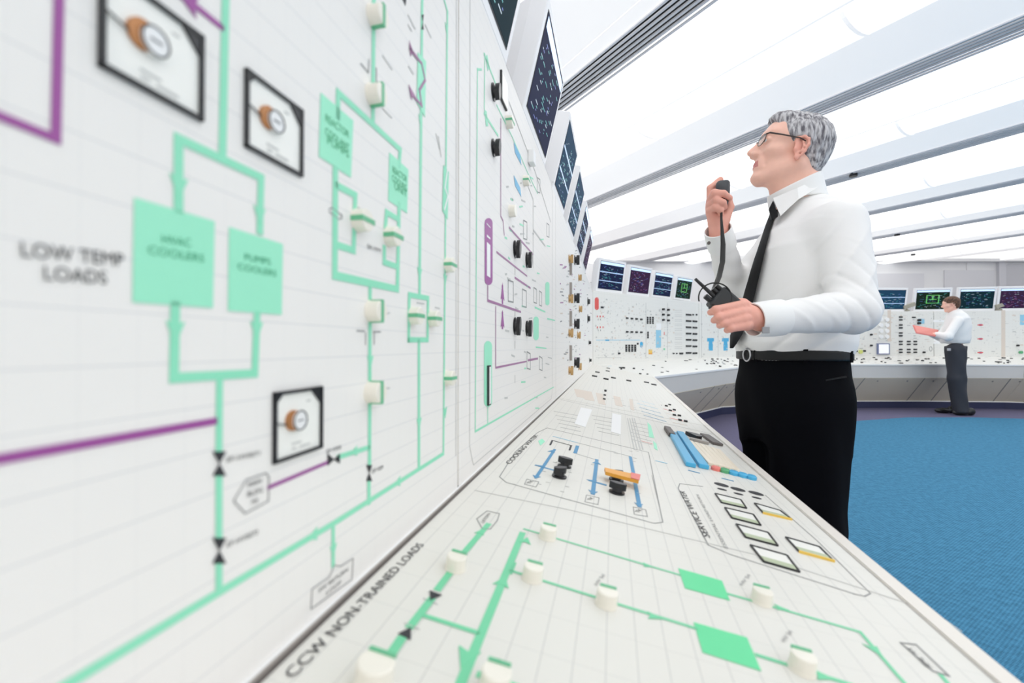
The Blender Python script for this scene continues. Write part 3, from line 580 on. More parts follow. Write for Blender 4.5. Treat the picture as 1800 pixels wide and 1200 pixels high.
# orange plate
mb = MB(); q = [desk.px(*p) for p in [(1060, 838), (1122, 852), (1120, 862), (1062, 846)]]; mb.prism([desk.P(*c, .012) for c in q], desk.N*.006); op = child(mb, 'tag_plate', M['orange'], d1)
mb = MB(); q = [desk.px(*p) for p in [(1106, 848), (1123, 852), (1121, 862.5), (1106, 858)]]; mb.prism([desk.P(*c, .0185) for c in q], desk.N*.001); child(mb, 'tag_end', M['pink'], op)
def meter(parent, c4, yel):
    P = [desk.px(*p) for p in c4]; mb = MB(); ns = [desk.P(*p, .0) for p in P]; c = sum(ns)/4; N = desk.N
    w = .0025
    for i in range(4):
        p, q = ns[i], ns[(i+1) % 4]; mb.box((p+q)/2+N*.001, (q-p)/2, nrm(np.cross(N, q-p))*w*.42, N*.0012)
    g = child(mb, 'panel_meter', M['black'], parent)
    mb = MB(); mb.prism([c+(p-c)*.93 for p in ns], N*.001); child(mb, 'dial_face', mat('ivory_dial', (1, 1, 1)), g)
    mb = MB(); lo = [ns[3]*.9+c*.1, ns[2]*.9+c*.1]; hi = [ns[3]*.62+ns[0]*.30+c*.08, ns[2]*.62+ns[1]*.3+c*.08]
    mb.prism([lo[0]+N*.0012, lo[1]+N*.0012, hi[1]+N*.0012, hi[0]+N*.0012], N*.0006); child(mb, 'scale_arc', M['greygreen'], g)
    if yel:
        p, q = ns[3], ns[2]; mb = MB(); mb.box((p+q)/2+N*.0015+(ns[3]-ns[0])*.05, (q-p)/2*1.04, nrm(np.cross(N, q-p))*.0014, N*.0018); child(mb, 'yellow_edge', M['yellow'], g)
for c4, yl in [([(1257, 868), (1302, 879), (1312, 894), (1268, 884)], 0), ([(1274, 893), (1324, 905), (1337, 924), (1286, 911)], 0), ([(1294, 922), (1350, 937), (1367, 960), (1310, 945)], 0), ([(1319, 959), (1383, 977), (1405, 1006), (1342, 988)], 0), ([(1326, 885), (1371, 898), (1390, 913), (1341, 902)], 1), ([(1381, 945), (1440, 962), (1464, 986), (1404, 970)], 1)]:
    meter(d1, c4, yl)
def bar(parent, p0, p1, w, e, name, m, off=0):
    a0, a1 = [desk.P(*desk.px(*p)) for p in (p0, p1)]; d = nrm(a1-a0); q = np.cross(desk.N, d); mb = MB(); mb.box((a0+a1)/2+desk.N*(off+e/2), (a1-a0)/2, q*w/2, desk.N*e/2); return child(mb, name, m, parent, bevel=.002)
bar(d1, (1181, 763), (1214, 821), .022, .010, 'blue_cover', M['blue']); bar(d1, (1195, 763), (1237, 824), .022, .010, 'blue_cover', M['blue'])
bar(d1, (1172, 755), (1181, 768), .020, .012, 'toggle_lever', M['darkgrey'])
for j in range(6):
    bar(d1, (1213+j*9.6, 778+j*3.0), (1249+j*9.2, 819+j*2.2), .0125, .008, 'beige_key', M['beige'])
for j, m in enumerate(['red', 'green', 'blue', 'blue', 'blue']):
    c = desk.px(1258+j*15.6, 826+j*3.9); mb = MB(); mb.lathe(desk.P(*c), desk.N, [(.011, 0), (.011, .006), (.008, .009)], 16); child(mb, 'push_button', mat('button_green', s2l(90, 170, 120), .4) if m == 'green' else (M['pink'] if m == 'red' else M[m]), d1, smooth=.6)
c = desk.px(1213, 768); mb = MB(); P = [desk.P(c[0]+.03*math.sin(t), c[1]-.034*math.cos(t), 0) for t in np.linspace(-1.2, 1.9, 14)]; mb.prism(P, desk.N*.012); child(mb, 'round_dial', M['black'], d1)
bar(d1, (1238, 766), (1262, 783), .03, .008, 'toggle_lever', M['darkgrey']); bar(d1, (1212, 773), (1246, 781), .02, .008, 'grey_key', M['metalgrey'])
# desk beyond: bands and small controls
a = Art(desk)
for (x0, y0, x1, y1) in [(1005, 672, 1030, 700), (1018, 668, 1045, 705), (1045, 682, 1065, 712), (1075, 685, 1095, 715), (1105, 695, 1115, 722)]:
    a.pxpoly('brown', [(x0, y0), (x0+(x1-x0)*.6, y0+2), (x1, y1), (x0+(x1-x0)*.35, y1-3)], off=.0003)
for j in range(5): a.line('blue' if j > 1 else 'pblue', [(1117+j*4, 702+j*7), (1150+j*5, 711+j*7.4)], .006)
for j in range(7): a.line('pink' if j % 2 else 'brown', [(1150+j*6, 695+j*8), (1163+j*7, 699+j*8)], .012)
a.line('orange', [(1115, 690), (1126, 692)], .02); a.pxpoly('cyan', [(1116, 668), (1124, 669), (1134, 680), (1127, 682), (1118, 674)], off=.0006)
a.line('blue', [(1140, 682), (1160, 687)], .014); a.line('pink', [(1132, 678), (1142, 682)], .02); a.line('grey', [(1148, 657), (1148, 657)], .01)
a.line('blue', [(1124, 654), (1158, 651)], .025); a.line('blue', [(1126, 654), (1146, 659)], .02)
for i in range(90):
    x = random.uniform(1000, 1180); y = 660+random.uniform(0, 1)*max(5, (x-960)*.42)
    aa, b_ = desk.px(x, y)
    if aa > S2+.02 and -.52 < b_ < -.02: a.line('pale' if i % 4 else 'grey', [(aa, b_), (aa+random.uniform(-.01, .04), b_-random.uniform(0, .03))], .003, px=False)
a.build(d2, NAMES)
for (x, y) in [(1045, 662), (1050, 655), (1065, 667), (1078, 665), (1068, 653), (1069, 648), (1105, 670), (1064, 688), (1063, 695), (1062, 702), (1171, 714), (1178, 722), (1185, 730), (1195, 739), (1177, 712), (1185, 721), (1194, 731), (1205, 741), (1136, 673), (1149, 677)]:
    aa, b_ = desk.px(x, y); mb = MB(); e = .006 if y > 690 else .010; w = .006 if y > 680 else .018
    mb.box(desk.P(aa, b_, e/2), desk.U*w*1.3, desk.V*w, desk.N*e/2); child(mb, 'black_switch', M['black'], d2)
# ------------------------------------------------------------------ far console: facets
def facet(P0, P1): return Pl(P0, V(*(P1-P0)[:2], 0), up)
FAC = [(A, B), (B, Cc), (Cc, D), (D, E), (E, Fp), (Fp, G)]
fl_ = [facet(*f) for f in FAC]; FL = [float(np.linalg.norm((f[1]-f[0])[:2])) for f in FAC]
labs = ['far left slanted panel with rows of black buttons and a red capsule', 'far panel with two blue valve symbols, left of the near man\'s waist', 'far panel mostly hidden behind the near man', 'far panel with black button pairs and a white square screen, left of the far man',
        'far panel with three short red bars, right of the far man', 'far panel at the right edge of the picture']
FT = []
for i, (pl, L) in enumerate(zip(fl_, FL)):
    zt = TOP-.012*min(i, 2)*1.2-pl.O[2]; t = panel_box('mimic_panel', pl, .004, L-.004, -.03, zt, .22, labs[i], m=M['farboard']); FT.append(t)
def which(x, y=580):
    for i, (pl, L) in enumerate(zip(fl_, FL)):
        a_, b_ = pl.px(x, y)
        if 0 <= a_ <= L and pl.P(a_, b_)[1] > 0: return i
    return 5
ARTS = [Art(p) for p in fl_]
def fq(key, x0, y0, x1, y1, **k):
    i = which((x0+x1)/2, (y0+y1)/2); ARTS[i].pxpoly(key, [(x0, y1), (x1, y1), (x1, y0), (x0, y0)], **k)
def fbtn(x, y, wpx, hpx, m=None, e=.010, name='push_button', rnd=False):
    i = which(x, y); pl = fl_[i]; a_, b_ = pl.px(x, y); D_ = pl.P(a_, b_)[1]; hh = hpx*D_/FPX/2; a1 = pl.px(x+wpx/2, y)[0]-pl.px(x-wpx/2, y)[0]
    mb = MB()
    if rnd: mb.cyl(pl.P(a_, b_), pl.N, hh, e, 14)
    else: mb.box(pl.P(a_, b_, e/2), pl.U*abs(a1)/2, pl.V*hh, pl.N*e/2)
    return child(mb, name, m or M['black'], FT[i])
for r in range(8):
    y = 553+r*11.0 if r < 7 else 621
    if r == 7: continue
    if r == 6: y = 620
    if r == 6: fbtn(1184, y+1, 2, 2); fbtn(1189, y+1, 2, 2); fbtn(1197, y+1, 6, 3)
    fbtn(1210, y, 9, 2.8)
    if r: fbtn(1221, y+.6, 7.5, 2.8)
    else: fbtn(1218, y, 2, 2.4); fbtn(1224, y, 2, 2.6)
for r in range(3):
    for c in range(2): fbtn(1164.5+c*8.8, 543.5+r*9.3+c, 3.4, 3.6, rnd=True, e=.03)
for c in range(4):
    for y in (559+c*.7, 583+c*.3): fbtn(1102+c*8.3, y, 3.6, 2.6)
    for k in range(4): fbtn(1100.5+c*5.2, 607+k*3.2, 2.4, 2.6)
    if c < 3:
        for k in range(4): fbtn(1138+c*4.6, 558+k*3.2, 1.8, 2.6)
for k in range(4): fbtn(1138.5, 584+k*3, 2, 2.2)
fbtn(1058, 540, 4, 3); fbtn(1088, 621, 3, 3); fbtn(1120.5, 604, 2, 3)
aL = ARTS[0]
def fcap(i, key, x, y0, y1, hw):
    P = [(x+hw*math.cos(t), y0-hw*math.sin(t)) for t in np.linspace(0, math.pi, 7)]+[(x+hw*math.cos(t), y1-hw*math.sin(t)) for t in np.linspace(math.pi, 2*math.pi, 7)]
    ARTS[i].pxpoly(key, P)
fcap(0, 'red', 1049, 526, 541, 3.6); fcap(0, 'cyan', 1127.5, 603, 608, 2.6)
for y in (556, 575): [fq('red', 1049+5*k, y-1.5, 1051+5*k, y+1.5) for k in range(3)]; [fq('grey', 1051+4*k, y+4, 1052+4*k, y+7) for k in range(2)]
fq('pblue', 1153, 580, 1162, 611); fq('white', 1153.5, 568, 1162, 579); fq('yellow', 1140, 614, 1146.5, 620); fq('orange', 1140, 620, 1146.5, 622.5); fq('cyan', 1064, 596.5, 1071, 599); fq('dgreen', 1166, 612, 1169, 615)
fq('pblue', 1048, 597, 1125, 598); fq('pale', 1048, 628, 1092, 628.8); fq('red', 1167, 583, 1168.2, 589)
for (x, y) in [(1249, 0), (1275, 0)]:
    for (x0, y0, x1, y1) in [(-6, 594, 6, 600), (-3, 600, 3.5, 604), (-3.4, 604, 4, 616)]: fq('cyan', x+x0, y0, x+x1, y1)
random.seed(11)
for x in range(1046, 1300, 1):
    for _ in range(3 if x < 1235 else 1):
        y = random.uniform(520+(x-1040)*.14, 632-(x-1040)*.03)
        if 1183 < x < 1232: continue
        fq(random.choice(['pale', 'pale', 'brown', 'pale']), x, y, x+random.choice([1.2, 2.5, .8]), y+random.choice([.7, .8, 2.5]), off=.0006)
for r in range(9): fq('pale', 1186, 545+r*8, 1199, 545.7+r*8); fq('pale', 1186, 548+r*8, 1199, 548.7+r*8)
for x in (1135, 1173, 1233, 1262): i = which(x); ARTS[i].pxpoly('pale', [(x, 630), (x+.7, 630), (x+.7, 533), (x, 531)], off=.0008)
# right hand facets
for (x, ys) in [(1583, (557, 562, 571, 576, 585, 590, 600, 605, 614, 619)), (1597, (600, 605, 614, 619)), (1608.5, (600, 605, 614, 619))]:
    for y in ys: fbtn(x, y, 6, 2.4)
fbtn(1606, 557.5, 6, 2); fbtn(1614, 562.5, 3.6, 4, rnd=True, e=.04); fbtn(1614, 568, 3.6, 4, rnd=True, e=.04)
for r in range(4):
    for c in range(2): fbtn(1548+c*10.5, 561.5+r*10, 7.5, 7, M['white'], .02, 'white_lamp', rnd=True)
for (x, y) in [(1487, 606), (1504, 606), (1504, 597.5), (1530.5, 588), (1530.5, 607), (1492, 617.5), (1499, 617), (1504, 617), (1518.5, 616.5), (1623, 619), (1788, 607)]: fbtn(x, y, 3.4, 3.2, rnd=True, e=.03)
fbtn(1512, 618, 6, 7, mat('lime_lamp', s2l(215, 222, 130), .4), .02, 'push_button', True); fbtn(1793, 619, 4, 5, mat('button_green', (1, 1, 1)), .03, 'push_button', True)
i = which(1551, 613); pl = fl_[i]; a_, b_ = pl.px(1551.5, 613); mb = MB(); mb.box(pl.P(a_, b_, .012), pl.U*.105, pl.V*.095, pl.N*.012); g = child(mb, 'display_frame', mat('blue_grey_frame', s2l(120, 130, 165), .4), FT[i])
mb = MB(); mb.box(pl.P(a_, b_, .025), pl.U*.085, pl.V*.078, pl.N*.002); child(mb, 'display_screen', mat('white_screen', (.9, .9, .92), .4, emit=.25), g)
for y in (571, 595.5, 619.5): fq('red', 1718, y-.9, 1728, y+.9, off=.001); fq('mauve', 1721, y-1.8, 1726, y+1.8, off=.0008)
fq('white', 1632, 562, 1664, 566); fq('white', 1634, 590, 1652, 604); fq('pblue', 1793, 553, 1802, 571); fq('pblue', 1614, 560, 1625, 569); fq('brown', 1760, 545, 1767, 630); fq('brown', 1560, 545, 1566, 600)
for _ in range(420):
    x = random.uniform(1484, 1800); y = random.uniform(548, 628)
    if 1536 < x < 1570 and y > 600: continue
    fq(random.choice(['pale', 'pale', 'brown', 'pale']), x, y, x+random.choice([1.2, 3.5, 6, 1]), y+random.choice([.6, .7, 1.8]), off=.0006)
for t_ in np.linspace(0, 6.28, 13)[:-1]: pass
c = (1636, 613); i = which(*c); ARTS[i].line('grey', [(c[0]+2.4*math.cos(t), c[1]+4*math.sin(t)) for t in np.linspace(0, 6.28, 13)[:-1]], .008, closed=True)
for a_, t_ in zip(ARTS, FT): a_.build(t_, NAMES)
# far desks
secs = [(A, B, H1, H2, K1, K2, 'far left slanted desk with blue lines and small black knobs'), (B, Cc, H2, H3, K2, K3, 'far desk section just left of the near man\'s legs'), (Cc, D, H3, H4, K3, K4, 'far desk section behind the near man'),
        (D, E, H4, H5, K4, K5, 'far desk section left of and behind the far man'), (E, Fp, H5, H6, K5, K6, 'far desk section right of the far man'), (Fp, G, H6, H7, K6, K7, 'far desk section at the right edge of the picture')]
random.seed(5); far_d = []
for (b0, b1, f0, f1, k0, k1, lb) in secs:
    t, p = desk_sec(lb, b0, b1, f0, f1, k0, k1, M['farboard']); far_d.append((t, p, b0, b1, f0, f1))
    # controls on the real surface, spread by fraction
    ar = Art(p); nn = p.N
    def sp(fa, fb, e=0): q = (b0*(1-fa)+b1*fa)*(1-fb)+(f0*(1-fa)+f1*fa)*fb; return q+nn*e
    for j in range(26):
        fa, fb = random.random(), random.uniform(.15, .9); q = sp(fa, fb); mb = MB(); w = random.choice([.010, .014, .017]); e = random.choice([.010, .016])
        if j % 2: mb.cyl(q, nn, w, e, 10); child(mb, 'selector_knob', M['black'], t)
        else: mb.box(q+nn*e/2, p.U*w*random.choice([1, 1.6]), p.V*w*.8, nn*e/2); child(mb, 'black_switch', M['black'] if j % 4 else M['darkgrey'], t)
    for j in range(70):
        fa, fb = random.random()*.96, random.uniform(.08, .9); q0, q1 = sp(fa, fb, .0005), sp(min(.99, fa+random.uniform(.01, .05)), fb+random.uniform(-.02, .04), .0005)
        key = random.choice(['pale', 'pale', 'grey', 'brown', 'pblue', 'pink'] if lb.startswith('far left') else ['pale', 'pale', 'grey', 'brown']); d = q1-q0; w = nrm(np.cross(nn, d))*.006; ar.mb(key).prism([q0-w, q1-w, q1+w, q0+w], nn*.0005)
    ar.build(t, NAMES)
# ------------------------------------------------------------------ monitors
def monitor(base, U, N, w, h, tilt, label, scr=0, depth=.10, group='monitors on top of the console'):
    """base: bottom centre of the screen front; U width direction, N towards the viewer"""
    U = nrm(U); N0 = nrm(N); Vv = nrm(up*math.cos(tilt)+N0*math.sin(tilt)); Nn = nrm(np.cross(U, Vv)); pl = Pl(base, U, Vv)
    t = thing('monitor', label, 'monitor', base-up*.03-N0*.04, group); bz = .026*w/.335
    mb = MB(); W2, H2_ = w/2+bz, h+bz
    f = [pl.P(-W2, -bz*1.1), pl.P(W2, -bz*1.1), pl.P(W2, H2_), pl.P(-W2, H2_)]; k = .80
    bk = [pl.P(-W2*k, bz*.3, -depth), pl.P(W2*k, bz*.3, -depth), pl.P(W2*k, H2_*.85, -depth), pl.P(-W2*k, H2_*.85, -depth)]; md = [p-pl.N*depth*.35 for p in f]
    mb.add(f+md+bk, [(0, 1, 2, 3)]+[(i+4, (i+1) % 4+4, (i+1) % 4, i) for i in range(4)]+[(i+8, (i+1) % 4+8, (i+1) % 4+4, i+4) for i in range(4)]+[(11, 10, 9, 8)])
    child(mb, 'monitor_case', M['bezel'], t, bevel=.003)
    mb = MB(); mb.box(pl.P(0, h/2, .0004), pl.U*(w/2+.004), pl.V*(h/2+.004), pl.N*.0006); child(mb, 'screen_surround', M['blackprint'], t)
    base_c = [s2l(18, 40, 48), s2l(28, 34, 62), s2l(52, 34, 58), s2l(24, 38, 30), s2l(30, 60, 84)][scr % 5]
    mb = MB(); mb.box(pl.P(0, h/2, .0012), pl.U*w/2, pl.V*h/2, pl.N*.0005); s = child(mb, 'screen', mat('screen_%s' % ['teal', 'navy', 'plum', 'forest', 'steel'][scr % 5], base_c, .6, spec=.05, emit=.35), t)
    rnd = random.Random(hash(label) % 1000 if False else int(abs(base[0]*1000+base[1]*37)) % 9999)
    A_ = {}
    def r(key, x0, y0, x1, y1): A_.setdefault(key, MB()).box(pl.P((x0+x1)/2-w/2, (y0+y1)/2, .0019), pl.U*abs(x1-x0)/2, pl.V*abs(y1-y0)/2, pl.N*.0002)
    if scr in (0, 1, 2, 3): r('head', 0, h*.90, w, h*.995)
    if scr == 6: r('head', w*.02, h*.86, w*.98, h*.975)
    if scr in (1, 4): r('bar', 0, h*.60, w, h*.64); r('bar', 0, h*.28, w, h*.31)
    if scr == 3:
        for (x0, y0, x1, y1) in [(.3, .3, .7, .33), (.3, .72, .7, .75), (.3, .3, .33, .75), (.67, .3, .7, .75), (.38, .5, .62, .53), (.48, .5, .52, .7)]: r('green', x0*w, y0*h, x1*w, y1*h)
    nl = 26 if scr == 1 else 22
    for j in range(nl):
        y = h*(.05+.80*j/nl)
        for _ in range(3):
            x = rnd.uniform(.04, .85)*w; L = rnd.uniform(.01, .10)*w; r(rnd.choice(['tealc', 'tealc', 'whitec', 'bluec'] if scr != 2 else ['mauvec', 'whitec', 'bluec']), x, y, x+L, y+h*.010)
    col = {'head': s2l(190, 215, 245), 'bar': s2l(150, 175, 205), 'green': s2l(90, 170, 80), 'tealc': s2l(60, 150, 150), 'whitec': s2l(170, 185, 195), 'bluec': s2l(70, 90, 160), 'mauvec': s2l(150, 90, 140)}
    nm = {'head': 'title_bar', 'bar': 'divider_bar', 'green': 'loop_drawing', 'tealc': 'teal_text', 'whitec': 'pale_text', 'bluec': 'blue_text', 'mauvec': 'mauve_text'}
    for k2, m2 in A_.items(): child(m2, nm[k2], mat('screen_'+nm[k2], col[k2], .3, emit=.6), s)
    # bracket standing on the console top
    mb = MB(); mb.box(base-N0*depth*.75-up*.008, U*w*.13, N0*.03, up*(.035)); mb.box(base-N0*depth*.6-up*.033, U*w*.3, N0*.04, up*.006); child(mb, 'stand', M['darkgrey'], t)
    return t
ml = ['topmost left wall monitor, cut by the picture\'s upper edge', 'largest whole screen on the left wall, dark with small text and a blue strip', 'left wall monitor with a white divider line, third from the top', 'left wall monitor fourth from the top, teal writing', 'narrow left wall monitor fifth from the top', 'smallest and lowest monitor on the left wall', 'monitor high on the left wall above the picture edge']
order = [(6, -.30), (0, .405), (1, .98), (2, 1.555), (3, 2.115), (4, 2.70), (5, 3.27)]
# starts (along u, measured from the wall origin foot) found from the photograph: bottom-left corner px -> s
starts = [s_of(925)-1.15, s_of(925)-.575, s_of(925), s_of(975), s_of(998.5), s_of(1014), s_of(1025)]
for j, s0 in enumerate(starts):
    lbl = ml[[6, 0, 1, 2, 3, 4, 5][j]]
    monitor(wall.P(s0+.168, ZT+.012, .002), wall.U, wall.N, .335, .247, .235, lbl, scr=[0, 0, 6, 4, 4, 1, 2][j], depth=.13)
def fmon(x, ybot, w, lbl, scr, i=None, yaw=0):
    i = which(x, 560) if i is None else i; pl = fl_[i]; a_, _ = pl.px(x, ybot); zt = TOP-.012*min(i, 2)*1.2
    U = pl.U; 
    if yaw: U = nrm(U*math.cos(yaw)+pl.N*math.sin(yaw))
    N = nrm(np.cross(U, up)); p = pl.P(a_, 0, -.06); p[2] = zt+.045
    monitor(p, U, N, w, w*.66 if i > 1 else w*.74, .16, lbl, scr, depth=.13)
fmon(1079, 512, .42, 'white monitor on the far left console, first and largest of its row of four', 1); fmon(1129, 518, .40, 'second monitor of the far left row, plum coloured screen', 2); fmon(1170, 526, .38, 'third monitor of the far left row, dark blue screen', 1); fmon(1207, 531, .36, 'monitor behind the radio antenna, greenish screen', 3)
fmon(1569, 543, .49, 'blue screened monitor nearest the near man\'s elbow', 4); fmon(1642, 543, .49, 'monitor with a green loop drawing, left of the far man\'s head', 3); fmon(1720, 542, .49, 'teal blue monitor right of the far man\'s head', 0); fmon(1792, 541, .49, 'plum screened monitor cut by the right picture edge', 2)
# small desk lamp / camera stubs between far monitors
for x, y in [(1600, 538), (1762, 535)]:
    i = which(x, 560); pl = fl_[i]; a_, _ = pl.px(x, y); p = pl.P(a_, 0, -.08); p[2] = TOP-.02
    mb = MB(); mb.lathe(p, up, [(.05, 0), (.05, .015), (.02, .03), (.02, .06)], 14); mb.box(p+V(.03, 0, .09), V(.10, 0, .035), V(0, .04, 0), V(-.01, 0, .03))
    tag(mb.build('desk_lamp', mat('sage_grey_metal', s2l(165, 160, 145), .5), smooth=.6), 'small grey lamp head on the console %s' % ('left of the green loop monitor' if x == 1600 else 'between the two rightmost monitors'), 'lamp', 'small console lamps')
# ------------------------------------------------------------------ organic surfaces from distance functions
def rc(p, a, b, r1, r2=None):
    r2 = r1 if r2 is None else r2; a = np.asarray(a, float); b = np.asarray(b, float); ba = b-a
    h = np.clip((p-a)@ba/max(1e-9, ba@ba), 0, 1); return np.linalg.norm(p-a-h[:, None]*ba, axis=1)-(r1+(r2-r1)*h)
def ell(p, c, r, R=None):
    q = p-np.asarray(c, float); q = q@R if R is not None else q; r = np.asarray(r, float)
    k0 = np.linalg.norm(q/r, axis=1); k1 = np.linalg.norm(q/(r*r), axis=1)+1e-9; return k0*(k0-1)/k1
def smin(a, b, k): h = np.clip(.5+.5*(b-a)/k, 0, 1); return b+(a-b)*h-k*h*(1-h)
def smax(a, b, k): return -smin(-a, -b, k)
def loft(p, zs, cx, a, b, cy=None, e=2.3):
    """upright body section: p in body frame (x forward, y left, z up); half depth a, half width b"""
    z = np.clip(p[:, 2], zs[0], zs[-1]); A_ = np.interp(z, zs, a); B_ = np.interp(z, zs, b); X = np.interp(z, zs, cx); Y = np.interp(z, zs, cy) if cy is not None else 0
    q = (np.abs((p[:, 0]-X)/A_)**e+np.abs((p[:, 1]-Y)/B_)**e)**(1/e); d = (q-1)*np.minimum(A_, B_)*.95
    return np.maximum(d, np.maximum(zs[0]-p[:, 2], p[:, 2]-zs[-1]))
def sdf_object(name, f, lo, hi, h, mats, parent=None, matfn=None, smooth_it=1):
    lo = np.asarray(lo, float); hi = np.asarray(hi, float); Bk = 14; nb = np.ceil((hi-lo)/(Bk*h)).astype(int); N = nb*Bk+2
    g = np.stack(np.meshgrid(*[np.arange(k) for k in nb], indexing='ij'), -1).reshape(-1, 3)
    cen = lo+(g+.5)*Bk*h; rad = Bk*h*.87*1.45+.006
    act = g[np.abs(f(cen)) < rad]
    gi = np.stack(np.meshgrid(*[np.arange(Bk+1)]*3, indexing='ij'), -1).reshape(-1, 3)
    VI = []; VP = []; Q = []
    cid = lambda ijk: (ijk[..., 0].astype(np.int64)*N[1]+ijk[..., 1])*N[2]+ijk[..., 2]
    cor = np.array([(i, j, k) for i in (0, 1) for j in (0, 1) for k in (0, 1)])
    edges = [(a, b) for a in range(8) for b in range(a+1, 8) if np.abs(cor[a]-cor[b]).sum() == 1]
    for blk in act:
        base = blk*Bk; F = f(lo+(base+gi)*h).reshape(Bk+1, Bk+1, Bk+1); s = F < 0
        if s.all() or not s.any(): continue
        cs = [s[i:i+Bk, j:j+Bk, k:k+Bk] for i, j, k in cor]; cnt = sum(c.astype(int) for c in cs); m = np.argwhere((cnt > 0) & (cnt < 8))
        if len(m):
            vals = np.stack([F[m[:, 0]+i, m[:, 1]+j, m[:, 2]+k] for i, j, k in cor], 1); P = np.zeros((len(m), 3)); n_ = np.zeros(len(m))
            for a_, b_ in edges:
                va, vb = vals[:, a_], vals[:, b_]; c = (va < 0) != (vb < 0); t = np.where(c, va/(va-vb+1e-12), 0)
                P += np.where(c[:, None], cor[a_]+(cor[b_]-cor[a_])*t[:, None], 0); n_ += c
            VI.append(cid(base+m)); VP.append(lo+(base+m+P/n_[:, None])*h)
        for ax in range(3):
            o1, o2 = (ax+1) % 3, (ax+2) % 3; sh = [slice(0, Bk)]*3; sh2 = list(sh); sh2[ax] = slice(1, Bk+1)
            s0 = s[tuple(sh)]; s1 = s[tuple(sh2)]; e = np.argwhere(s0 != s1)
            if not len(e): continue
            fl2 = s0[e[:, 0], e[:, 1], e[:, 2]]; G_ = base+e; d1 = np.zeros(3, int); d1[o1] = 1; d2 = np.zeros(3, int); d2[o2] = 1
            q = np.stack([cid(G_), cid(G_-d1), cid(G_-d1-d2), cid(G_-d2)], 1); q[~fl2] = q[~fl2][:, ::-1]; Q.append(q)
    VI = np.concatenate(VI); VP = np.concatenate(VP); Q = np.concatenate(Q); o = np.argsort(VI); VI = VI[o]; VP = VP[o]
    ix = np.searchsorted(VI, Q); ix = np.clip(ix, 0, len(VI)-1); ok = (VI[ix] == Q).all(1); ix = ix[ok]
    # light smoothing
    for _ in range(smooth_it):
        acc = np.zeros_like(VP); ct = np.zeros(len(VP))
        for k in range(4):
            np.add.at(acc, ix[:, k], VP[ix[:, (k+1) % 4]]); np.add.at(acc, ix[:, (k+1) % 4], VP[ix[:, k]]); np.add.at(ct, ix[:, k], 1); np.add.at(ct, ix[:, (k+1) % 4], 1)
        VP = VP*.5+acc/np.maximum(ct, 1)[:, None]*.5
    me = bpy.data.meshes.new(name); me.vertices.add(len(VP)); me.vertices.foreach_set('co', VP.ravel())
    me.loops.add(len(ix)*4); me.loops.foreach_set('vertex_index', ix.ravel().astype(np.int32)); me.polygons.add(len(ix))
    me.polygons.foreach_set('loop_start', np.arange(0, len(ix)*4, 4, dtype=np.int32)); me.polygons.foreach_set('loop_total', np.full(len(ix), 4, np.int32))
    for m in (mats if isinstance(mats, list) else [mats]): me.materials.append(m)
    if matfn is not None: me.polygons.foreach_set('material_index', matfn(VP[ix].mean(1)).astype(np.int32))
    me.update(calc_edges=True); me.validate(); me.shade_smooth()
    o = bpy.data.objects.new(name, me); C.objects.link(o)
    if parent is not None: o.parent = parent; o.matrix_parent_inverse = Matrix.Translation(-Vector(parent_world(parent)))
    return o
def frame(F, pitch=0, roll=0):
    F = nrm(V(F[0], F[1], 0)); L = V(-F[1], F[0], 0); f2 = F*math.cos(pitch)+up*math.sin(pitch); u2 = up*math.cos(pitch)-F*math.sin(pitch)
    if roll: L, u2 = L*math.cos(roll)+u2*math.sin(roll), u2*math.cos(roll)-L*math.sin(roll)
    return np.stack([f2, L, u2], 1)           # columns: forward, left, up
def skinmat(name, c):
    m = mat(name, c, .48, noise=.02, nscale=60); b = m.node_tree.nodes['Principled BSDF']
    b.inputs['Subsurface Weight'].default_value = .12; b.inputs['Subsurface Radius'].default_value = (.012, .005, .003); b.inputs['Subsurface Scale'].default_value = .6; return m
skin = skinmat('skin', s2l(248, 196, 176)); lips = skinmat('lip_skin', s2l(216, 138, 132)); handskin = skinmat('hand_skin', s2l(236, 170, 152))
shirtm = mat('white_cotton_shirt', (.90, .89, .88), .75, bump=.02, nscale=400); collarm = mat('white_collar_cotton', (.92, .92, .91), .7)
trm = mat('black_wool_trousers', (.0032, .0034, .005), .9, spec=.08); beltm = mat('black_leather_belt', (.008, .008, .009), .5, spec=.3)
tiem = mat('black_silk_tie', (.006, .006, .007), .7, spec=.25); steel = mat('brushed_steel', (.55, .55, .56), .3, metal=1)
hairm = mat('grey_hair', s2l(150, 148, 152), .6); 
def hairnodes(m, c0, c1, sc=(60, 60, 14)):
    nt = m.node_tree; b = nt.nodes['Principled BSDF']; tc = nt.nodes.new('ShaderNodeTexCoord'); mp = nt.nodes.new('ShaderNodeMapping'); mp.inputs['Scale'].default_value = sc
    no = nt.nodes.new('ShaderNodeTexNoise'); no.inputs['Scale'].default_value = 2.2; no.inputs['Detail'].default_value = 6; r = nt.nodes.new('ShaderNodeValToRGB')
    r.color_ramp.elements[0].position = .36; r.color_ramp.elements[0].color = (*c0, 1); r.color_ramp.elements[1].position = .62; r.color_ramp.elements[1].color = (*c1, 1)
    nt.links.new(tc.outputs['Object'], mp.inputs[0]); nt.links.new(mp.outputs[0], no.inputs['Vector']); nt.links.new(no.outputs['Fac'], r.inputs['Fac']); nt.links.new(r.outputs['Color'], b.inputs['Base Color'])
    bp = nt.nodes.new('ShaderNodeBump'); bp.inputs['Strength'].default_value = .6; bp.inputs['Distance'].default_value = .004; nt.links.new(no.outputs['Fac'], bp.inputs['Height']); nt.links.new(bp.outputs['Normal'], b.inputs['Normal'])
hairnodes(hairm, s2l(92, 88, 95), s2l(205, 203, 205))
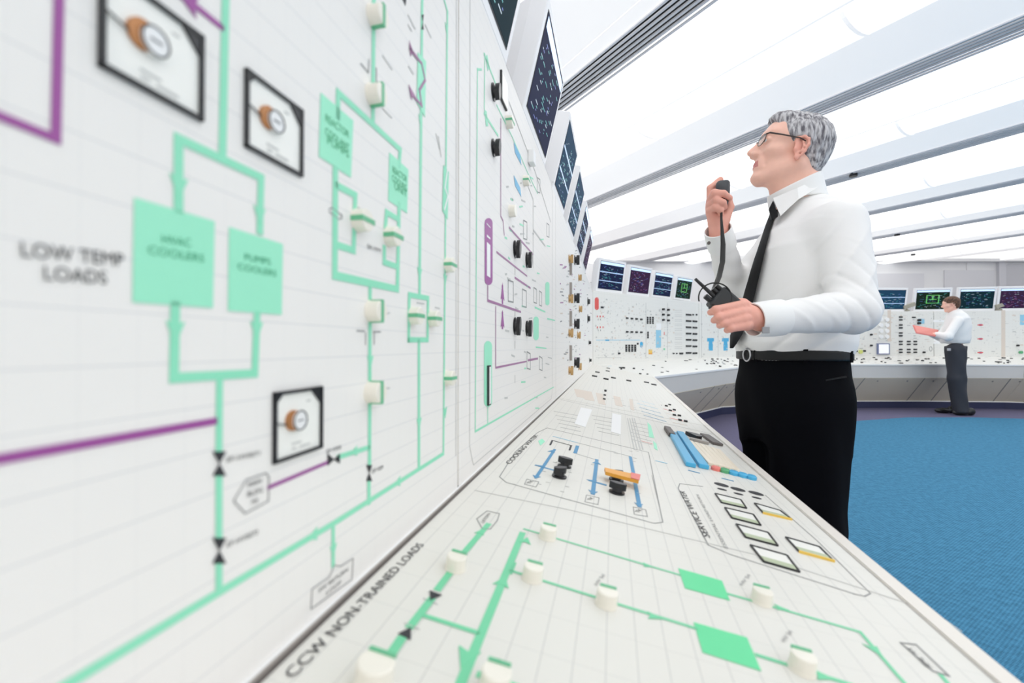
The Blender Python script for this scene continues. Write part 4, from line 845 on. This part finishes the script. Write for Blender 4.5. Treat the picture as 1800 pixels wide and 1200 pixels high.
# ---- head ---------------------------------------------------------------------------------
def head_sdf(q):
    """q in head frame, metres; face towards +x"""
    ay = np.abs(q[:, 1]); qm = np.stack([q[:, 0], ay, q[:, 2]], 1)
    d = ell(q, (-.014, 0, .034), (.094, .076, .082))
    d = smin(d, ell(q, (.030, 0, .030), (.062, .063, .072)), .02)                       # forehead
    d = smin(d, ell(q, (.030, 0, -.040), (.058, .054, .062)), .025)                     # mid face
    d = smin(d, rc(qm, (-.022, .052, -.048), (.060, .020, -.098), .021, .017), .025)    # jaw line
    d = smin(d, ell(q, (.070, 0, -.097), (.021, .022, .020)), .015)                     # chin
    d = smin(d, ell(qm, (.052, .043, -.018), (.024, .022, .019)), .02)                  # cheek bones
    d = smin(d, rc(qm, (.083, .0, .040), (.068, .045, .038), .010, .010), .014)         # brow ridge
    d = smax(d, -ell(qm, (.094, .033, .014), (.016, .020, .012)), .012)                 # eye sockets
    lid = smax(ell(qm, (.0725, .033, .012), (.0155, .0165, .0138)), -ell(qm, (.092, .034, .0105), (.016, .0125, .0042)), .001)
    d = smin(d, lid, .003)                  # lids
    d = smin(d, ell(qm, (.066, .014, -.024), (.022, .020, .030)), .014)
    d = smin(d, rc(q, (.086, 0, .026), (.113, 0, -.020), .0075, .0105), .010)           # nose
    d = smin(d, rc(q, (.076, 0, .022), (.094, 0, -.022), .014, .015), .008)
    d = smin(d, ell(qm, (.098, .013, -.026), (.013, .0090, .0085)), .006)
    d = smin(d, ell(q, (.068, 0, -.058), (.022, .032, .024)), .016)                     # muzzle
    d = smin(d, ell(q, (.0855, 0, -.0535), (.007, .024, .0050)), .005)
    d = smin(d, ell(q, (.0845, 0, -.0640), (.007, .021, .0052)), .005)
    d = smax(d, -ell(q, (.0945, 0, -.0588), (.008, .026, .0008)), .002)
    d = smax(d, -rc(qm, (.080, .040, -.035), (.070, .040, -.062), .0035, .003), .010)     # cheek fold
    # ears
    ec = V(-.008, .077, -.016); Re = np.stack([nrm((1, .35, -.12)), nrm((-.33, 1, .1)), nrm(np.cross(nrm((1, .35, -.12)), nrm((-.33, 1, .1))))], 1)
    ear = ell(qm, ec, (.0195, .0115, .034), Re); ear = smax(ear, -ell(qm, ec+V(.003, .013, .003), (.012, .011, .023), Re), .003)
    ear = smin(ear, ell(qm, ec+V(-.004, -.001, .010), (.004, .005, .010), Re), .004); ear = smin(ear, ell(qm, ec+V(.010, .000, -.004), (.005, .006, .006)), .004)
    ear = ell(qm, ec+V(0, -.003, 0), (.0165, .0050, .029), Re)
    ep = lambda x, z: ec+V(x, .0045-x*.40, z)
    ear = smin(ear, chain(qm, [ep(.009, .004), ep(.015, .018), ep(.010, .030), ep(-.003, .035), ep(-.015, .027), ep(-.019, .010), ep(-.014, -.010), ep(-.007, -.024)], [.0030, .0036, .0042, .0044, .0044, .0042, .0040, .0042]), .002)
    ear = smin(ear, chain(qm, [ep(-.003, .020), ep(-.009, .006), ep(-.006, -.010), ep(.001, -.016)], [.0030, .0034, .0034, .0032]), .002)
    ear = smin(ear, ell(qm, ep(.001, -.029), (.0085, .005, .0095)), .004); ear = smin(ear, ell(qm, ep(.011, -.006)+V(0, .002, 0), (.005, .0045, .007)), .003)
    return smin(d, ear, .004)
def hair_sdf(q, short=True):
    sh = ell(q, (-.018, 0, .040), (.099, .0825, .085)); sh = smin(sh, ell(q, (-.060, 0, -.020), (.044, .060, .055)), .03)
    sh = smin(sh, ell(q, (.040, 0, .090), (.050, .056, .030)), .02)
    w = .0011*np.sin(q[:, 0]*240-q[:, 2]*60+np.sin(q[:, 2]*70)*1.2)+.0008*np.sin(q[:, 1]*300+q[:, 0]*60)
    sh = sh+w
    face = q[:, 0]*.95-(q[:, 2]-.045)*.80-.045                                            # hairline plane, leaning forward at the top
    low = -(q[:, 2]-.018-np.clip(q[:, 0]+.02, 0, 1)*.10)
    back = np.maximum(q[:, 0]+.028, -(q[:, 2]+.072)); side = np.maximum(low, face)
    burn = np.maximum(np.abs(q[:, 0]-.020)-.011, -(q[:, 2]+.018))
    reg = smin(smin(side, back, .008), np.maximum(burn, face), .004)
    return smax(sh, reg, .004)
# ================================================================== man with the radio
man = thing('person', 'grey haired man in white shirt and black tie speaking into a hand microphone', 'person', (at(1400, 600, 1.45)[0], 1.45, 0))
HCn = at(1388, 269, 1.45); HR = frame((-.968, .25), math.radians(16))
Ls, Rs = at(1478, 392, 1.28), at(1372, 436, 1.60)
Le, Re_ = at(1500, 546, 1.19), at(1290, 512, 1.56)
Lw, Rw = at(1338, 561, 1.13), at(1264, 412, 1.42)
NB = at(1408, 352, 1.46); BC = V(at(1392, 600, 1.45)[0], 1.45, 0)
hl = lambda q: HCn+HR@np.asarray(q, float)
nk0 = hl((-.035, 0, -.055)); nk0b = hl((.005, 0, -.075))
def chain(p, pts, rs, k=.004):
    d = None
    for i in range(len(pts)-1):
        e = rc(p, pts[i], pts[i+1], rs[i], rs[i+1]); d = e if d is None else smin(d, e, k)
    return d
Lf = [  # left hand closed on the radio: knuckle, middle joint, tip
 [at(1301, 536, 1.105), at(1258, 544, 1.080), at(1249, 549, 1.100)], [at(1303, 549, 1.095), at(1263, 557, 1.075), at(1255, 563, 1.098)],
 [at(1306, 561, 1.090), at(1272, 568, 1.078), at(1265, 572, 1.098)], [at(1310, 572, 1.090), at(1284, 577, 1.080), at(1278, 580, 1.096)]]
Rf = [[at(1249, 352, 1.425), at(1249, 331, 1.425), at(1266, 316, 1.425)], [at(1250, 350, 1.41), at(1256, 339, 1.375), at(1272, 340, 1.365), at(1283, 348, 1.375)],
 [at(1249, 360, 1.41), at(1259, 351, 1.375), at(1271, 356, 1.368), at(1274, 364, 1.38)], [at(1248, 371, 1.41), at(1258, 364, 1.380), at(1266, 369, 1.378), at(1267, 375, 1.385)]]
def lhand(p):
    d = rc(p, Lw, at(1318, 557, 1.115), .029, .028); kp = [(1303, 541, 1.118), (1305, 552, 1.108), (1308, 562, 1.105), (1312, 571, 1.105)]
    for k_ in kp: d = smin(d, rc(p, at(1325, 557, 1.125), at(*k_), .022, .0145), .010)
    for f_ in Lf: d = smin(d, chain(p, [f_[0]+(f_[0]-f_[1])*.2]+f_, [.0115, .0115, .0095, .0080]), .0035)
    d = smin(d, chain(p, [at(1325, 548, 1.14), at(1306, 534, 1.135), at(1284, 530, 1.135), at(1272, 533, 1.13)], [.016, .0135, .011, .009]), .006)
    return d
def rhand(p):
    d = rc(p, Rw+V(0, 0, -.03), at(1262, 392, 1.42), .026, .029)
    for x, y in [(1250, 356), (1250, 365), (1251, 374)]: d = smin(d, rc(p, at(1262, 390, 1.42), at(x, y, 1.42), .024, .0155), .010)
    d = smin(d, rc(p, at(1266, 392, 1.42), at(1277, 374, 1.425), .022, .0165), .012)
    for f_ in Rf: d = smin(d, chain(p, f_, [.0125, .0115, .0098, .0085][:len(f_)]), .0035)
    d = smin(d, chain(p, [at(1274, 385, 1.41), at(1283, 364, 1.405), at(1280, 350, 1.40), at(1273, 341, 1.40)], [.016, .0125, .011, .009]), .006)
    return d
def lim(p, c, R, f, far=.02):
    dist = np.linalg.norm(p-np.asarray(c), axis=1); out = dist-R+far; m = dist < R
    if m.any(): out = out.copy(); out[m] = np.minimum(f(p[m]), 1)
    return out
bf = lambda p: np.stack([-(p[:, 0]-BC[0]), -(p[:, 1]-BC[1]), p[:, 2]-CAMZ], 1)     # body frame: forward is -X, z relative to the eye of the camera
Lc, Rcn = at(1290, 555, 1.10), at(1262, 355, 1.40)
def bodyf(p):
    d = lim(p, HCn, .19, lambda q: head_sdf((q-HCn)@HR), .05)
    nkd = smin(rc(p, nk0, NB, .056, .062), rc(p, nk0b, at(1385, 362, 1.47), .040, .045), .03); d = smin(d, nkd, .02)
    d = smin(d, lim(p, Lc, .13, lhand, .05), .004); d = smin(d, lim(p, Rcn, .13, rhand, .05), .004)
    arms = np.minimum(np.minimum(rc(p, Ls, Le, .042, .036), rc(p, Le, Lw, .036, .026)), np.minimum(rc(p, Rs, Re_, .042, .036), rc(p, Re_, Rw, .036, .024)))
    q = bf(p); tor = loft(q, [-.15, .0, .2, .40], [0, .0, -.01, -.03], [.10, .11, .11, .06], [.13, .13, .16, .12])
    legs = np.minimum(rc(q, (0, .09, -.13), (.0, .10, -.93), .07, .035), rc(q, (0, -.09, -.13), (0, -.10, -.93), .07, .035))
    d = smin(d, smin(smin(tor, arms, .03), legs, .03), .012); return d
def bodymat(c):
    q = (c-HCn)@HR; m = np.zeros(len(c)); lipz = (np.abs(q[:, 1]) < .026) & (q[:, 0] > .078) & (q[:, 2] < -.0490) & (q[:, 2] > -.0685); m[lipz] = 1; m[(np.abs(q[:, 1]) > .0745) & (q[:, 0] > -.04) & (q[:, 0] < .025) & (q[:, 2] < .03)] = 2
    hn = (np.linalg.norm(c-Lc, axis=1) < .12) | (np.linalg.norm(c-Rcn, axis=1) < .12); m[hn] = 2; return m
body = sdf_object('body', bodyf, (.40, .95, .02), (1.20, 1.80, 1.80), .0028, [skin, lips, handskin], man, bodymat)
hair = sdf_object('hair', lambda p: lim(p, HCn, .2, lambda q: hair_sdf((q-HCn)@HR), .05), HCn-.19, HCn+.19, .0028, hairm, man, smooth_it=0)
# eyes and glasses
mb = MB()
for sy in (1, -1): mb.lathe(hl((.0745, .033*sy, .012)), HR@V(1, 0, 0), [(.0125*math.sin(t), -.0125*math.cos(t)) for t in np.linspace(.05, 3.0, 9)], 16)
ey = child(mb, 'eyeball', mat('eye_white', (.8, .8, .8), .15), man, smooth=True)
mb = MB()
for sy in (1, -1): mb.cyl(hl((.0862, .033*sy, .0125)), HR@V(1, .0, .05), .0052, .0008, 14)
child(mb, 'iris', mat('dark_iris', (.05, .035, .02), .2), ey)
mb = MB()
for sy in (1, -1):
    mb.tube([hl((.066-.030*abs(t)**2+.016, sy*(.034+.022*t), .0335+.003*(1-t*t))) for t in np.linspace(-1, 1, 7)], .0022, 6)
child(mb, 'eyebrow', mat('grey_eyebrow', s2l(120, 105, 100), .8), man)
gl = MB(); lens = MB()
for sy in (1, -1):
    rim = [hl((.1005-.010*(1+math.cos(t))*.5, sy*(.036+.0245*math.cos(t)), .010+.0165*math.sin(t))) for t in np.linspace(0, 2*math.pi, 25)[:-1]]
    gl.tube(rim, .0013, 6, closed=True); gl.tube([hl((.0965-.006*t, sy*(.0115+.046*t), .0235-.003*abs(t-.5))) for t in np.linspace(0, 1, 6)], .0021, 6)
    gl.tube([hl((.090, sy*.0595, .021)), hl((.084, sy*.068, .0215)), hl((.05, sy*.0755, .018)), hl((.0, sy*.0820, .013)), hl((-.018, sy*.082, .006))], [.0026, .0026, .0023, .0019, .0016], 6)
    lens.prism(rim, HR@V(.0006, 0, 0))
gl.tube([hl((.100, -.012, .012)), hl((.104, 0, .016)), hl((.100, .012, .012))], .0015, 6)
g = child(gl, 'glasses', mat('dark_bronze_frame', s2l(62, 52, 48), .35), man, smooth=True)
child(lens, 'lens', mat('spectacle_glass', (.93, .96, .96), .05, alpha=.14), g)
# ---- shirt
zsS = [-.045, -.02, .01, .05, .12, .22, .30, .36, .405, .44]
def shirtf(p):
    q = bf(p)
    t = loft(q, zsS, [.0, .0, .002, .0, -.010, -.012, -.020, -.035, -.045, -.05], [.140, .148, .156, .156, .146, .138, .130, .112, .085, .062], [.165, .172, .180, .180, .178, .180, .178, .160, .115, .078])
    z = q[:, 2]; fold = .005*(1-np.abs(np.sin(z*40+q[:, 0]*22+np.sin(q[:, 1]*22)*1.2)))**2.5*np.clip((.2-z)/.16, 0, 1)-.003*(1-np.abs(np.sin(q[:, 0]*26+z*9+q[:, 1]*8)))**3*np.clip(z*6, 0, 1)
    t = t+fold
    ls = smin(ell(p, Ls+V(-.01, .03, -.02), (.075, .075, .075)), rc(p, Ls, Le, .064, .057), .03)
    fa = rc(p, Le+V(0, .0, .0), Lw+(Le-Lw)*.22, .058, .040)
    ar = smin(ls, fa, .02)
    dle = np.linalg.norm(p-Le, axis=1); w = np.exp(-(dle/.12)**2)
    ax = nrm(Lw-Le); ax2 = nrm(Le-Ls); s1 = (p-Le)@ax; s2 = (p-Le)@ax2
    ar = ar+w*.006*(1-np.abs(np.sin(s1*55+s2*42+p[:, 1]*20)))**2.5-.004*(1-np.abs(np.sin(s2*30+p[:, 0]*40)))**3*np.exp(-((s2+.12)/.12)**2)-.004*(1-np.abs(np.sin(s1*38-p[:, 2]*50)))**3*(1-w)*np.exp(-((s1-.15)/.12)**2)
    ra = smin(smin(rc(p, Rs, Re_, .064, .054), ell(p, Rs+V(0, -.02, -.02), (.07, .07, .07)), .03), rc(p, Re_, Rw+(Re_-Rw)*.16, .052, .038), .02)
    dre = np.linalg.norm(p-Re_, axis=1); ax = nrm(Rw-Re_); s1 = (p-Re_)@ax
    ra = ra+np.exp(-(dre/.13)**2)*.0035*np.sin(s1*120+p[:, 0]*60)
    trp = np.minimum(rc(p, NB+V(.03, .02, -.022), Ls+V(.0, .05, -.015), .072, .060), rc(p, NB+V(.0, 0, -.045), Rs+V(0, -.06, -.02), .070, .058)); t = smin(t, trp, .04)
    return smin(smin(t, ar, .022), ra, .03)
shirt = sdf_object('shirt', shirtf, (.40, .90, .95), (1.25, 1.85, 1.52), .0045, shirtm, man)
# cuffs: hollow-edged bands
def cuff(a, b, r0, r1, name='cuff'):
    mb = MB(); a, b = np.asarray(a), np.asarray(b); ax = nrm(b-a); L = np.linalg.norm(b-a)
    mb.lathe(a, ax, [(r0*.8, .0), (r0, .002), (r0*1.01, L*.3), (r1*1.0, L-.001), (r1*.985, L), (r1-.0035, L), (r1-.005, L-.03), (r1*.5, L-.031)], 36, up=V(0, 1, .2)); return child(mb, name, collarm, man, smooth=.7)
LA = nrm(Lw-Le); cuff(Lw-LA*.058, Lw+LA*.024, .0455, .0425)
RA = nrm(Rw-Re_); rcf = cuff(Rw-RA*.050, Rw+RA*.020, .043, .041)
p = at(1346, 580, 1.083); mb = MB(); mb.box(p, V(.0075, -.002, 0), V(0, 0, .0075), V(.001, .004, 0)); child(mb, 'cufflink', mat('silver_cufflink', (.32, .33, .35), .45, metal=.3), man, bevel=.001)
p = at(1246, 427, 1.395); mb = MB(); mb.lathe(p, V(-.3, -1, 0), [(.005, -.004), (.005, .003)], 12); child(mb, 'cufflink', M['darkgrey'], man)
# collar
CN = nrm(NB-nk0)
def collarf(p):
    d = smin(rc(p, nk0, NB, .064, .073), rc(p, nk0b, at(1385, 362, 1.47), .047, .055), .03)
    q = bf(p); tilt = (q[:, 2]-.490)+q[:, 0]*.46     # high at the back, low in front
    sl = np.maximum(tilt-.024, -tilt-.026-.035*np.clip(-q[:, 0]/.08, 0, 1)); return smax(d, sl, .004)
child_collar = sdf_object('collar', collarf, (.70, 1.25, 1.38), (1.12, 1.68, 1.62), .003, collarm, man)
def leaf(pts, th, mt, name, par):
    mb = MB(); mb.prism(pts, th); return child(mb, name, mt, par)
leaf([at(1359, 348, 1.425), at(1372, 379, 1.395), at(1404, 349, 1.375), at(1437, 330, 1.385), at(1441, 312, 1.40), at(1402, 330, 1.385)], V(.004, .008, 0), collarm, 'collar_leaf', man)
# tie
def ribbon(pts, ws, wdir, th, name, mt, par, smooth=.9):
    mb = MB(); vs = []; fs = []; m = len(pts); prof = [(-1, 0), (-.5, .8), (0, 1), (.5, .8), (1, 0), (0, -.6)]
    for p, w in zip(pts, ws):
        d = V(-1, -.0, 0)
        for x, y in prof: vs.append(np.asarray(p)+wdir*w*x+d*th*y)
    k = len(prof)
    for i in range(m-1):
        for j in range(k): fs.append((i*k+j, i*k+(j+1) % k, (i+1)*k+(j+1) % k, (i+1)*k+j))
    fs.append(tuple(range(k))); fs.append(tuple((m-1)*k+j for j in range(k))[::-1]); mb.add(vs, fs); return child(mb, name, mt, par, smooth=smooth)
tp = [(1361, 362), (1359, 376), (1352, 392), (1343, 422), (1334, 452), (1326, 482), (1318, 512), (1309, 545), (1301, 570), (1293, 590), (1288, 606), (1286, 614)]
tw = [.024, .030, .024, .030, .036, .042, .046, .050, .052, .050, .028, .002]
def onshirt(x, y, off=.005):
    Y = np.linspace(1.15, 1.62, 200); P_ = np.array([at(x, y, k) for k in Y]); F_ = shirtf(P_); h_ = np.where(F_ < off)[0]
    return P_[h_[0]] if len(h_) else P_[np.argmin(F_)]
ribbon([onshirt(x, y) if i < 9 else onshirt(*tp[8])+at(x, y, 1.40)-at(*tp[8], 1.40) for i, (x, y) in enumerate(tp)], tw, nrm(V(-.10, -1, 0)), .007, 'tie', tiem, man)
leaf([at(1359, 352, 1.44), at(1368, 378, 1.40), at(1356, 384, 1.42), at(1352, 366, 1.44)], V(.01, .02, 0), tiem, 'tie_knot', man)
# trousers, belt, shoes
zt = [-.30, -.22, -.12, -.04, -.012]
def trf(p):
    q = bf(p); h_ = loft(q, zt, [.002, .004, .002, .004, .004], [.118, .132, .140, .136, .134], [.15, .17, .175, .168, .164], e=2.2)
    def leg(y, s): return smin(rc(q, (.004, y*.92, -.17), (.008, y*.95, -.55), .112, .092), rc(q, (.008, y*.95, -.55), (-.0, y*1.0, -.97), .092, .082), .03)
    d = smin(smin(h_, leg(.088, 1), .03), leg(-.088, 1), .05)
    cr = .0035*np.sin(np.arctan2(q[:, 1]-.09*np.sign(q[:, 1]), q[:, 0])*5+q[:, 2]*7)*np.clip((-.06-q[:, 2])/.2, 0, 1)
    return smax(d+cr, (-.985-q[:, 2]), .004)
trs = sdf_object('trousers', trf, (.60, 1.0, .02), (1.20, 1.85, 1.03), .007, trm, man)
def beltf(p):
    q = bf(p); d = loft(q, [-.2, .1], [.004, .004], [.146, .146], [.176, .176], e=2.2); return smax(smax(d, -(d+.008), .001), np.abs(q[:, 2]+.028)-.0155, .003)
blt = sdf_object('belt', beltf, (.60, 1.2, .93), (1.20, 1.75, 1.05), .0035, beltm, man)
mb = MB(); c = V(BC[0]-.150, BC[1]-.02, CAMZ-.028)
mb.tube([c+V(-.004, .022*math.cos(t), .019*math.sin(t)) for t in np.linspace(0, 2*math.pi, 21)[:-1]], .003, 6, closed=True); child(mb, 'belt_buckle', steel, man, smooth=True)
for ph in (1.15, 2.1, .3):
    mb = MB(); x, y = .150*math.cos(ph), .178*math.sin(ph); c = V(BC[0]-x, BC[1]-y, CAMZ-.028); o_ = nrm(V(-math.cos(ph), -math.sin(ph), 0)); mb.box(c, nrm(np.cross(o_, up))*.006, up*.019, o_*.0015); child(mb, 'belt_loop', trm, man)
mb = MB(); P = [at(x, y, 1.275) for x, y in [(1450, 668), (1487, 662)]]; mb.box((P[0]+P[1])/2, (P[1]-P[0])/2, V(0, .004, 0), V(0, 0, .002)); child(mb, 'pocket_welt', mat('dark_welt', (.004, .004, .005), .8), trs)
def shoe(x, y, par, col=None, s=1., F=(-1, 0)):
    R_ = frame(F); c0 = V(x, y, 0)
    def f(p):
        q = (p-c0)@R_/s; d = smin(ell(q, (.09, 0, .040), (.115, .045, .040)), ell(q, (-.03, 0, .055), (.06, .038, .055)), .02); return smax(d, -(q[:, 2]-.002), .002)*s
    return sdf_object('shoe', f, c0-.25*s, c0+V(.25, .25, .15)*s, .006*s, mat('black_leather_shoe', (.012, .012, .012), .3), par)
shoe(BC[0]+.01, BC[1]-.097, man); shoe(BC[0]+.01, BC[1]+.097, man)
# ---- radio, microphone
rd = thing('two_way_radio', 'black two-way radio with stub antenna held in the grey haired man\'s left hand', 'radio', at(1270, 540, 1.12))
tc_ = at(1256, 519, 1.115); ax = nrm(at(1221, 489, 1.115)-at(1256, 519, 1.115)); wd = nrm(np.cross(ax, V(0, 1, 0))); nd = np.cross(ax, wd)
mb = MB(); L = .105; w, d_ = .029, .016
mb.box(tc_-ax*L/2, wd*w, nd*d_, ax*L/2); child(mb, 'radio_body', mat('radio_shell', (.022, .024, .026), .45), rd, bevel=.006)
mb = MB(); a0 = tc_+wd*.002; mb.tube([a0-ax*.002, a0+ax*.014, at(1222, 490, 1.112)], [.006, .0048, .0036], 10); child(mb, 'antenna', M['black'], rd, smooth=.8)
for k, (o_, r, h_) in enumerate([(-.021, .0055, .012), (-.010, .0055, .013), (.016, .007, .016)]):
    mb = MB(); mb.lathe(tc_+wd*o_, ax, [(r, -.001), (r, h_), (r*.8, h_+.001)], 14); child(mb, 'control_knob', M['black'], rd, smooth=.6)
mb = MB(); mb.box(tc_+wd*.029-ax*.03, wd*.003, nd*.008, ax*.02); child(mb, 'push_to_talk_key', M['black'], rd, bevel=.001)
mic = thing('hand_microphone', 'black hand microphone with black cord held near the grey haired man\'s mouth', 'microphone', at(1270, 345, 1.40))
mc = at(1270, 336, 1.395); ma = nrm(V(.10, .1, 1)); mw = nrm(V(1, -.35, 0)); mn = np.cross(ma, mw)
mb = MB(); fr_ = []
for z, w, t in [(-.055, .014, .010), (-.035, .019, .013), (.0, .021, .015), (.024, .020, .015), (.030, .016, .012)]:
    for k in range(16): th = 2*math.pi*k/16; c, s_ = math.cos(th), math.sin(th); fr_.append(mc+ma*z+mw*w*abs(c)**.6*np.sign(c)+mn*t*abs(s_)**.6*np.sign(s_))
mb.add(fr_, [(j*16+k, j*16+(k+1) % 16, (j+1)*16+(k+1) % 16, (j+1)*16+k) for j in range(4) for k in range(16)]+[tuple(range(16))[::-1], tuple(64+k for k in range(16))])
child(mb, 'microphone_body', mat('microphone_shell', (.04, .043, .05), .4), mic, smooth=.7)
cp_ = [at(1268, 368, 1.385), at(1268, 385, 1.36), at(1269, 400, 1.35), at(1271, 430, 1.33), at(1270, 460, 1.30), at(1264, 486, 1.24), at(1256, 506, 1.16), at(1252, 516, 1.125)]
mb = MB(); mb.tube(cp_, [.0035, .0035, .0042, .0068, .0070, .0068, .006, .005], 10); child(mb, 'cord', mat('cord_rubber', (.008, .008, .007), .6), mic, smooth=True)
mb = MB(); mb.tube([at(1257+29*math.cos(t), 523+26*math.sin(t), 1.10) for t in np.linspace(-3.4, .5, 24)], .0017, 6); child(mb, 'cord_loop', mat('cord_rubber', (.02, .02, .018)), mic, smooth=True)
# ================================================================== far man
Y2 = 6.82; G2 = at(1680, 725, Y2); p2 = thing('person', 'brown haired man in white shirt reading a red folder by the far console', 'person', (G2[0], Y2, 0))
w2 = lambda x, y, dy=0: at(x, y, Y2+dy)
F2 = (-.88, .48); H2R = frame(F2, math.radians(-8)); h2c = w2(1671, 535); S2_ = 1.02
def body2(p):
    q = (p-h2c)@H2R/.93
    d = lim(p, h2c, .25, lambda z: head_sdf((z-h2c)@H2R/.93)*.93, .05)
    d = smin(d, rc(p, w2(1673, 543), w2(1680, 556), .055, .06), .02)
    for s, wr, el, sh in (( -1, w2(1641, 588, -.05), w2(1664, 592, -.18), w2(1682, 562, -.16)), (1, w2(1632, 586, .12), w2(1650, 592, .15), w2(1676, 560, .14))):
        d = smin(d, smin(rc(p, wr, el, .024, .028), rc(p, el, sh, .028, .028), .02), .02)
        hv = nrm(w2(1625, 585)-wr); d = smin(d, rc(p, wr, wr+hv*.07, .028, .024), .01)
        for k in range(4): o_ = V(0, (k-1.5)*.018, 0); d = smin(d, rc(p, wr+hv*.07+o_, wr+hv*.135+o_+V(0, 0, .01), .0095, .008), .004)
        d = smin(d, rc(p, wr+hv*.03, wr+hv*.07+V(0, -.03*s, .03), .012, .009), .006)
    d = smin(d, rc(p, w2(1682, 562), w2(1682, 625), .06, .07), .03); return d
sdf_object('body', body2, w2(1680, 600)-V(.6, .4, .9), w2(1680, 600)+V(.4, .4, .9), .007, [skin], p2)
h2m = mat('brown_hair', s2l(88, 56, 42), .6); hairnodes(h2m, s2l(45, 28, 22), s2l(120, 82, 60))
def hair2(p):
    q = (p-h2c)@H2R/.93; sh = ell(q, (-.018, 0, .042), (.108, .088, .092)); sh = smin(sh, ell(q, (-.060, 0, -.02), (.052, .066, .062)), .03)
    reg = np.minimum(np.maximum(-(q[:, 2]-.02), q[:, 0]-.085), np.maximum(q[:, 0]+.01, -(q[:, 2]+.085))); return smax(sh, reg, .01)
sdf_object('hair', hair2, h2c-.2, h2c+.2, .007, h2m, p2)
def shirt2(p):
    a_, b_, c_ = w2(1679, 600, 0), w2(1682, 578, 0), w2(1682, 562, 0)
    q = (p-a_)@frame(F2); d = loft(q, [-.03, .02, .12, .24, .34, .42, .475], [0, 0, -.01, -.025, -.03, -.015, .0], [.155, .165, .16, .15, .135, .10, .06], [.16, .18, .185, .185, .18, .14, .07])
    d = d+.002*np.sin(q[:, 2]*38+q[:, 0]*25)
    for wr, el, sh in ((w2(1647, 588, -.07), w2(1666, 592, -.20), w2(1684, 564, -.16)), (w2(1638, 588, .12), w2(1652, 592, .16), w2(1676, 562, .14))):
        d = smin(d, smin(rc(p, wr, el, .042, .056), rc(p, el, sh, .056, .062), .03), .03)
    return d
sdf_object('shirt', shirt2, w2(1680, 590)-V(.5, .4, .4), w2(1680, 590)+V(.35, .4, .6), .010, shirtm, p2)
def tr2(p):
    d = None
    for dy, xa in ((-.10, 0), (.09, -1)):
        l = smin(rc(p, w2(1680+xa, 617, dy), w2(1682+xa, 665, dy*1.1), .118, .10), rc(p, w2(1682+xa, 665, dy*1.1), w2(1689+xa*3, 722, dy*1.2), .10, .085), .03); d = l if d is None else smin(d, l, .03)
    q = (p-w2(1680, 612))@frame(F2); d = smin(d, loft(q, [-.16, .0, .03], [-.01, 0, 0], [.10, .12, .12], [.10, .120, .120]), .06)
    d = d+.004*np.sin((p[:, 0]*40+p[:, 2]*18)); return smax(d, .045-p[:, 2], .01)
sdf_object('trousers', tr2, w2(1680, 660)-V(.4, .4, .7), w2(1680, 660)+V(.4, .4, .6), .010, mat('charcoal_trousers', s2l(52, 54, 62), .8), p2)
shoe(w2(1690, 725)[0]-.02, Y2-.12, p2, s=1.05, F=(-.97, .1)); shoe(w2(1686, 725)[0]-.04, Y2+.10, p2, s=1.05, F=(-.97, .1))
mb = MB(); c = w2(1668, 614, -.17); mb.box(c, V(.022, 0, 0), V(0, .006, 0), V(0, 0, .018)); child(mb, 'phone_clip', steel, p2)
fo = thing('folder', 'red open folder held in both hands by the far man', 'folder', w2(1625, 580))
P = [w2(1604, 572, .14), w2(1650, 581, .02), w2(1644, 592, -.10), w2(1610, 586, -.10)]; mb = MB(); mb.prism(P, V(0, 0, .012)); child(mb, 'cover', mat('red_folder_card', s2l(215, 120, 115), .6), fo, bevel=.002)
mb = MB(); c = sum(P)/4; mb.prism([c+(q-c)*.9+V(0, 0, .0135) for q in P], V(0, 0, .004)); child(mb, 'page_block', mat('pinkish_page', s2l(225, 140, 130), .6), fo)
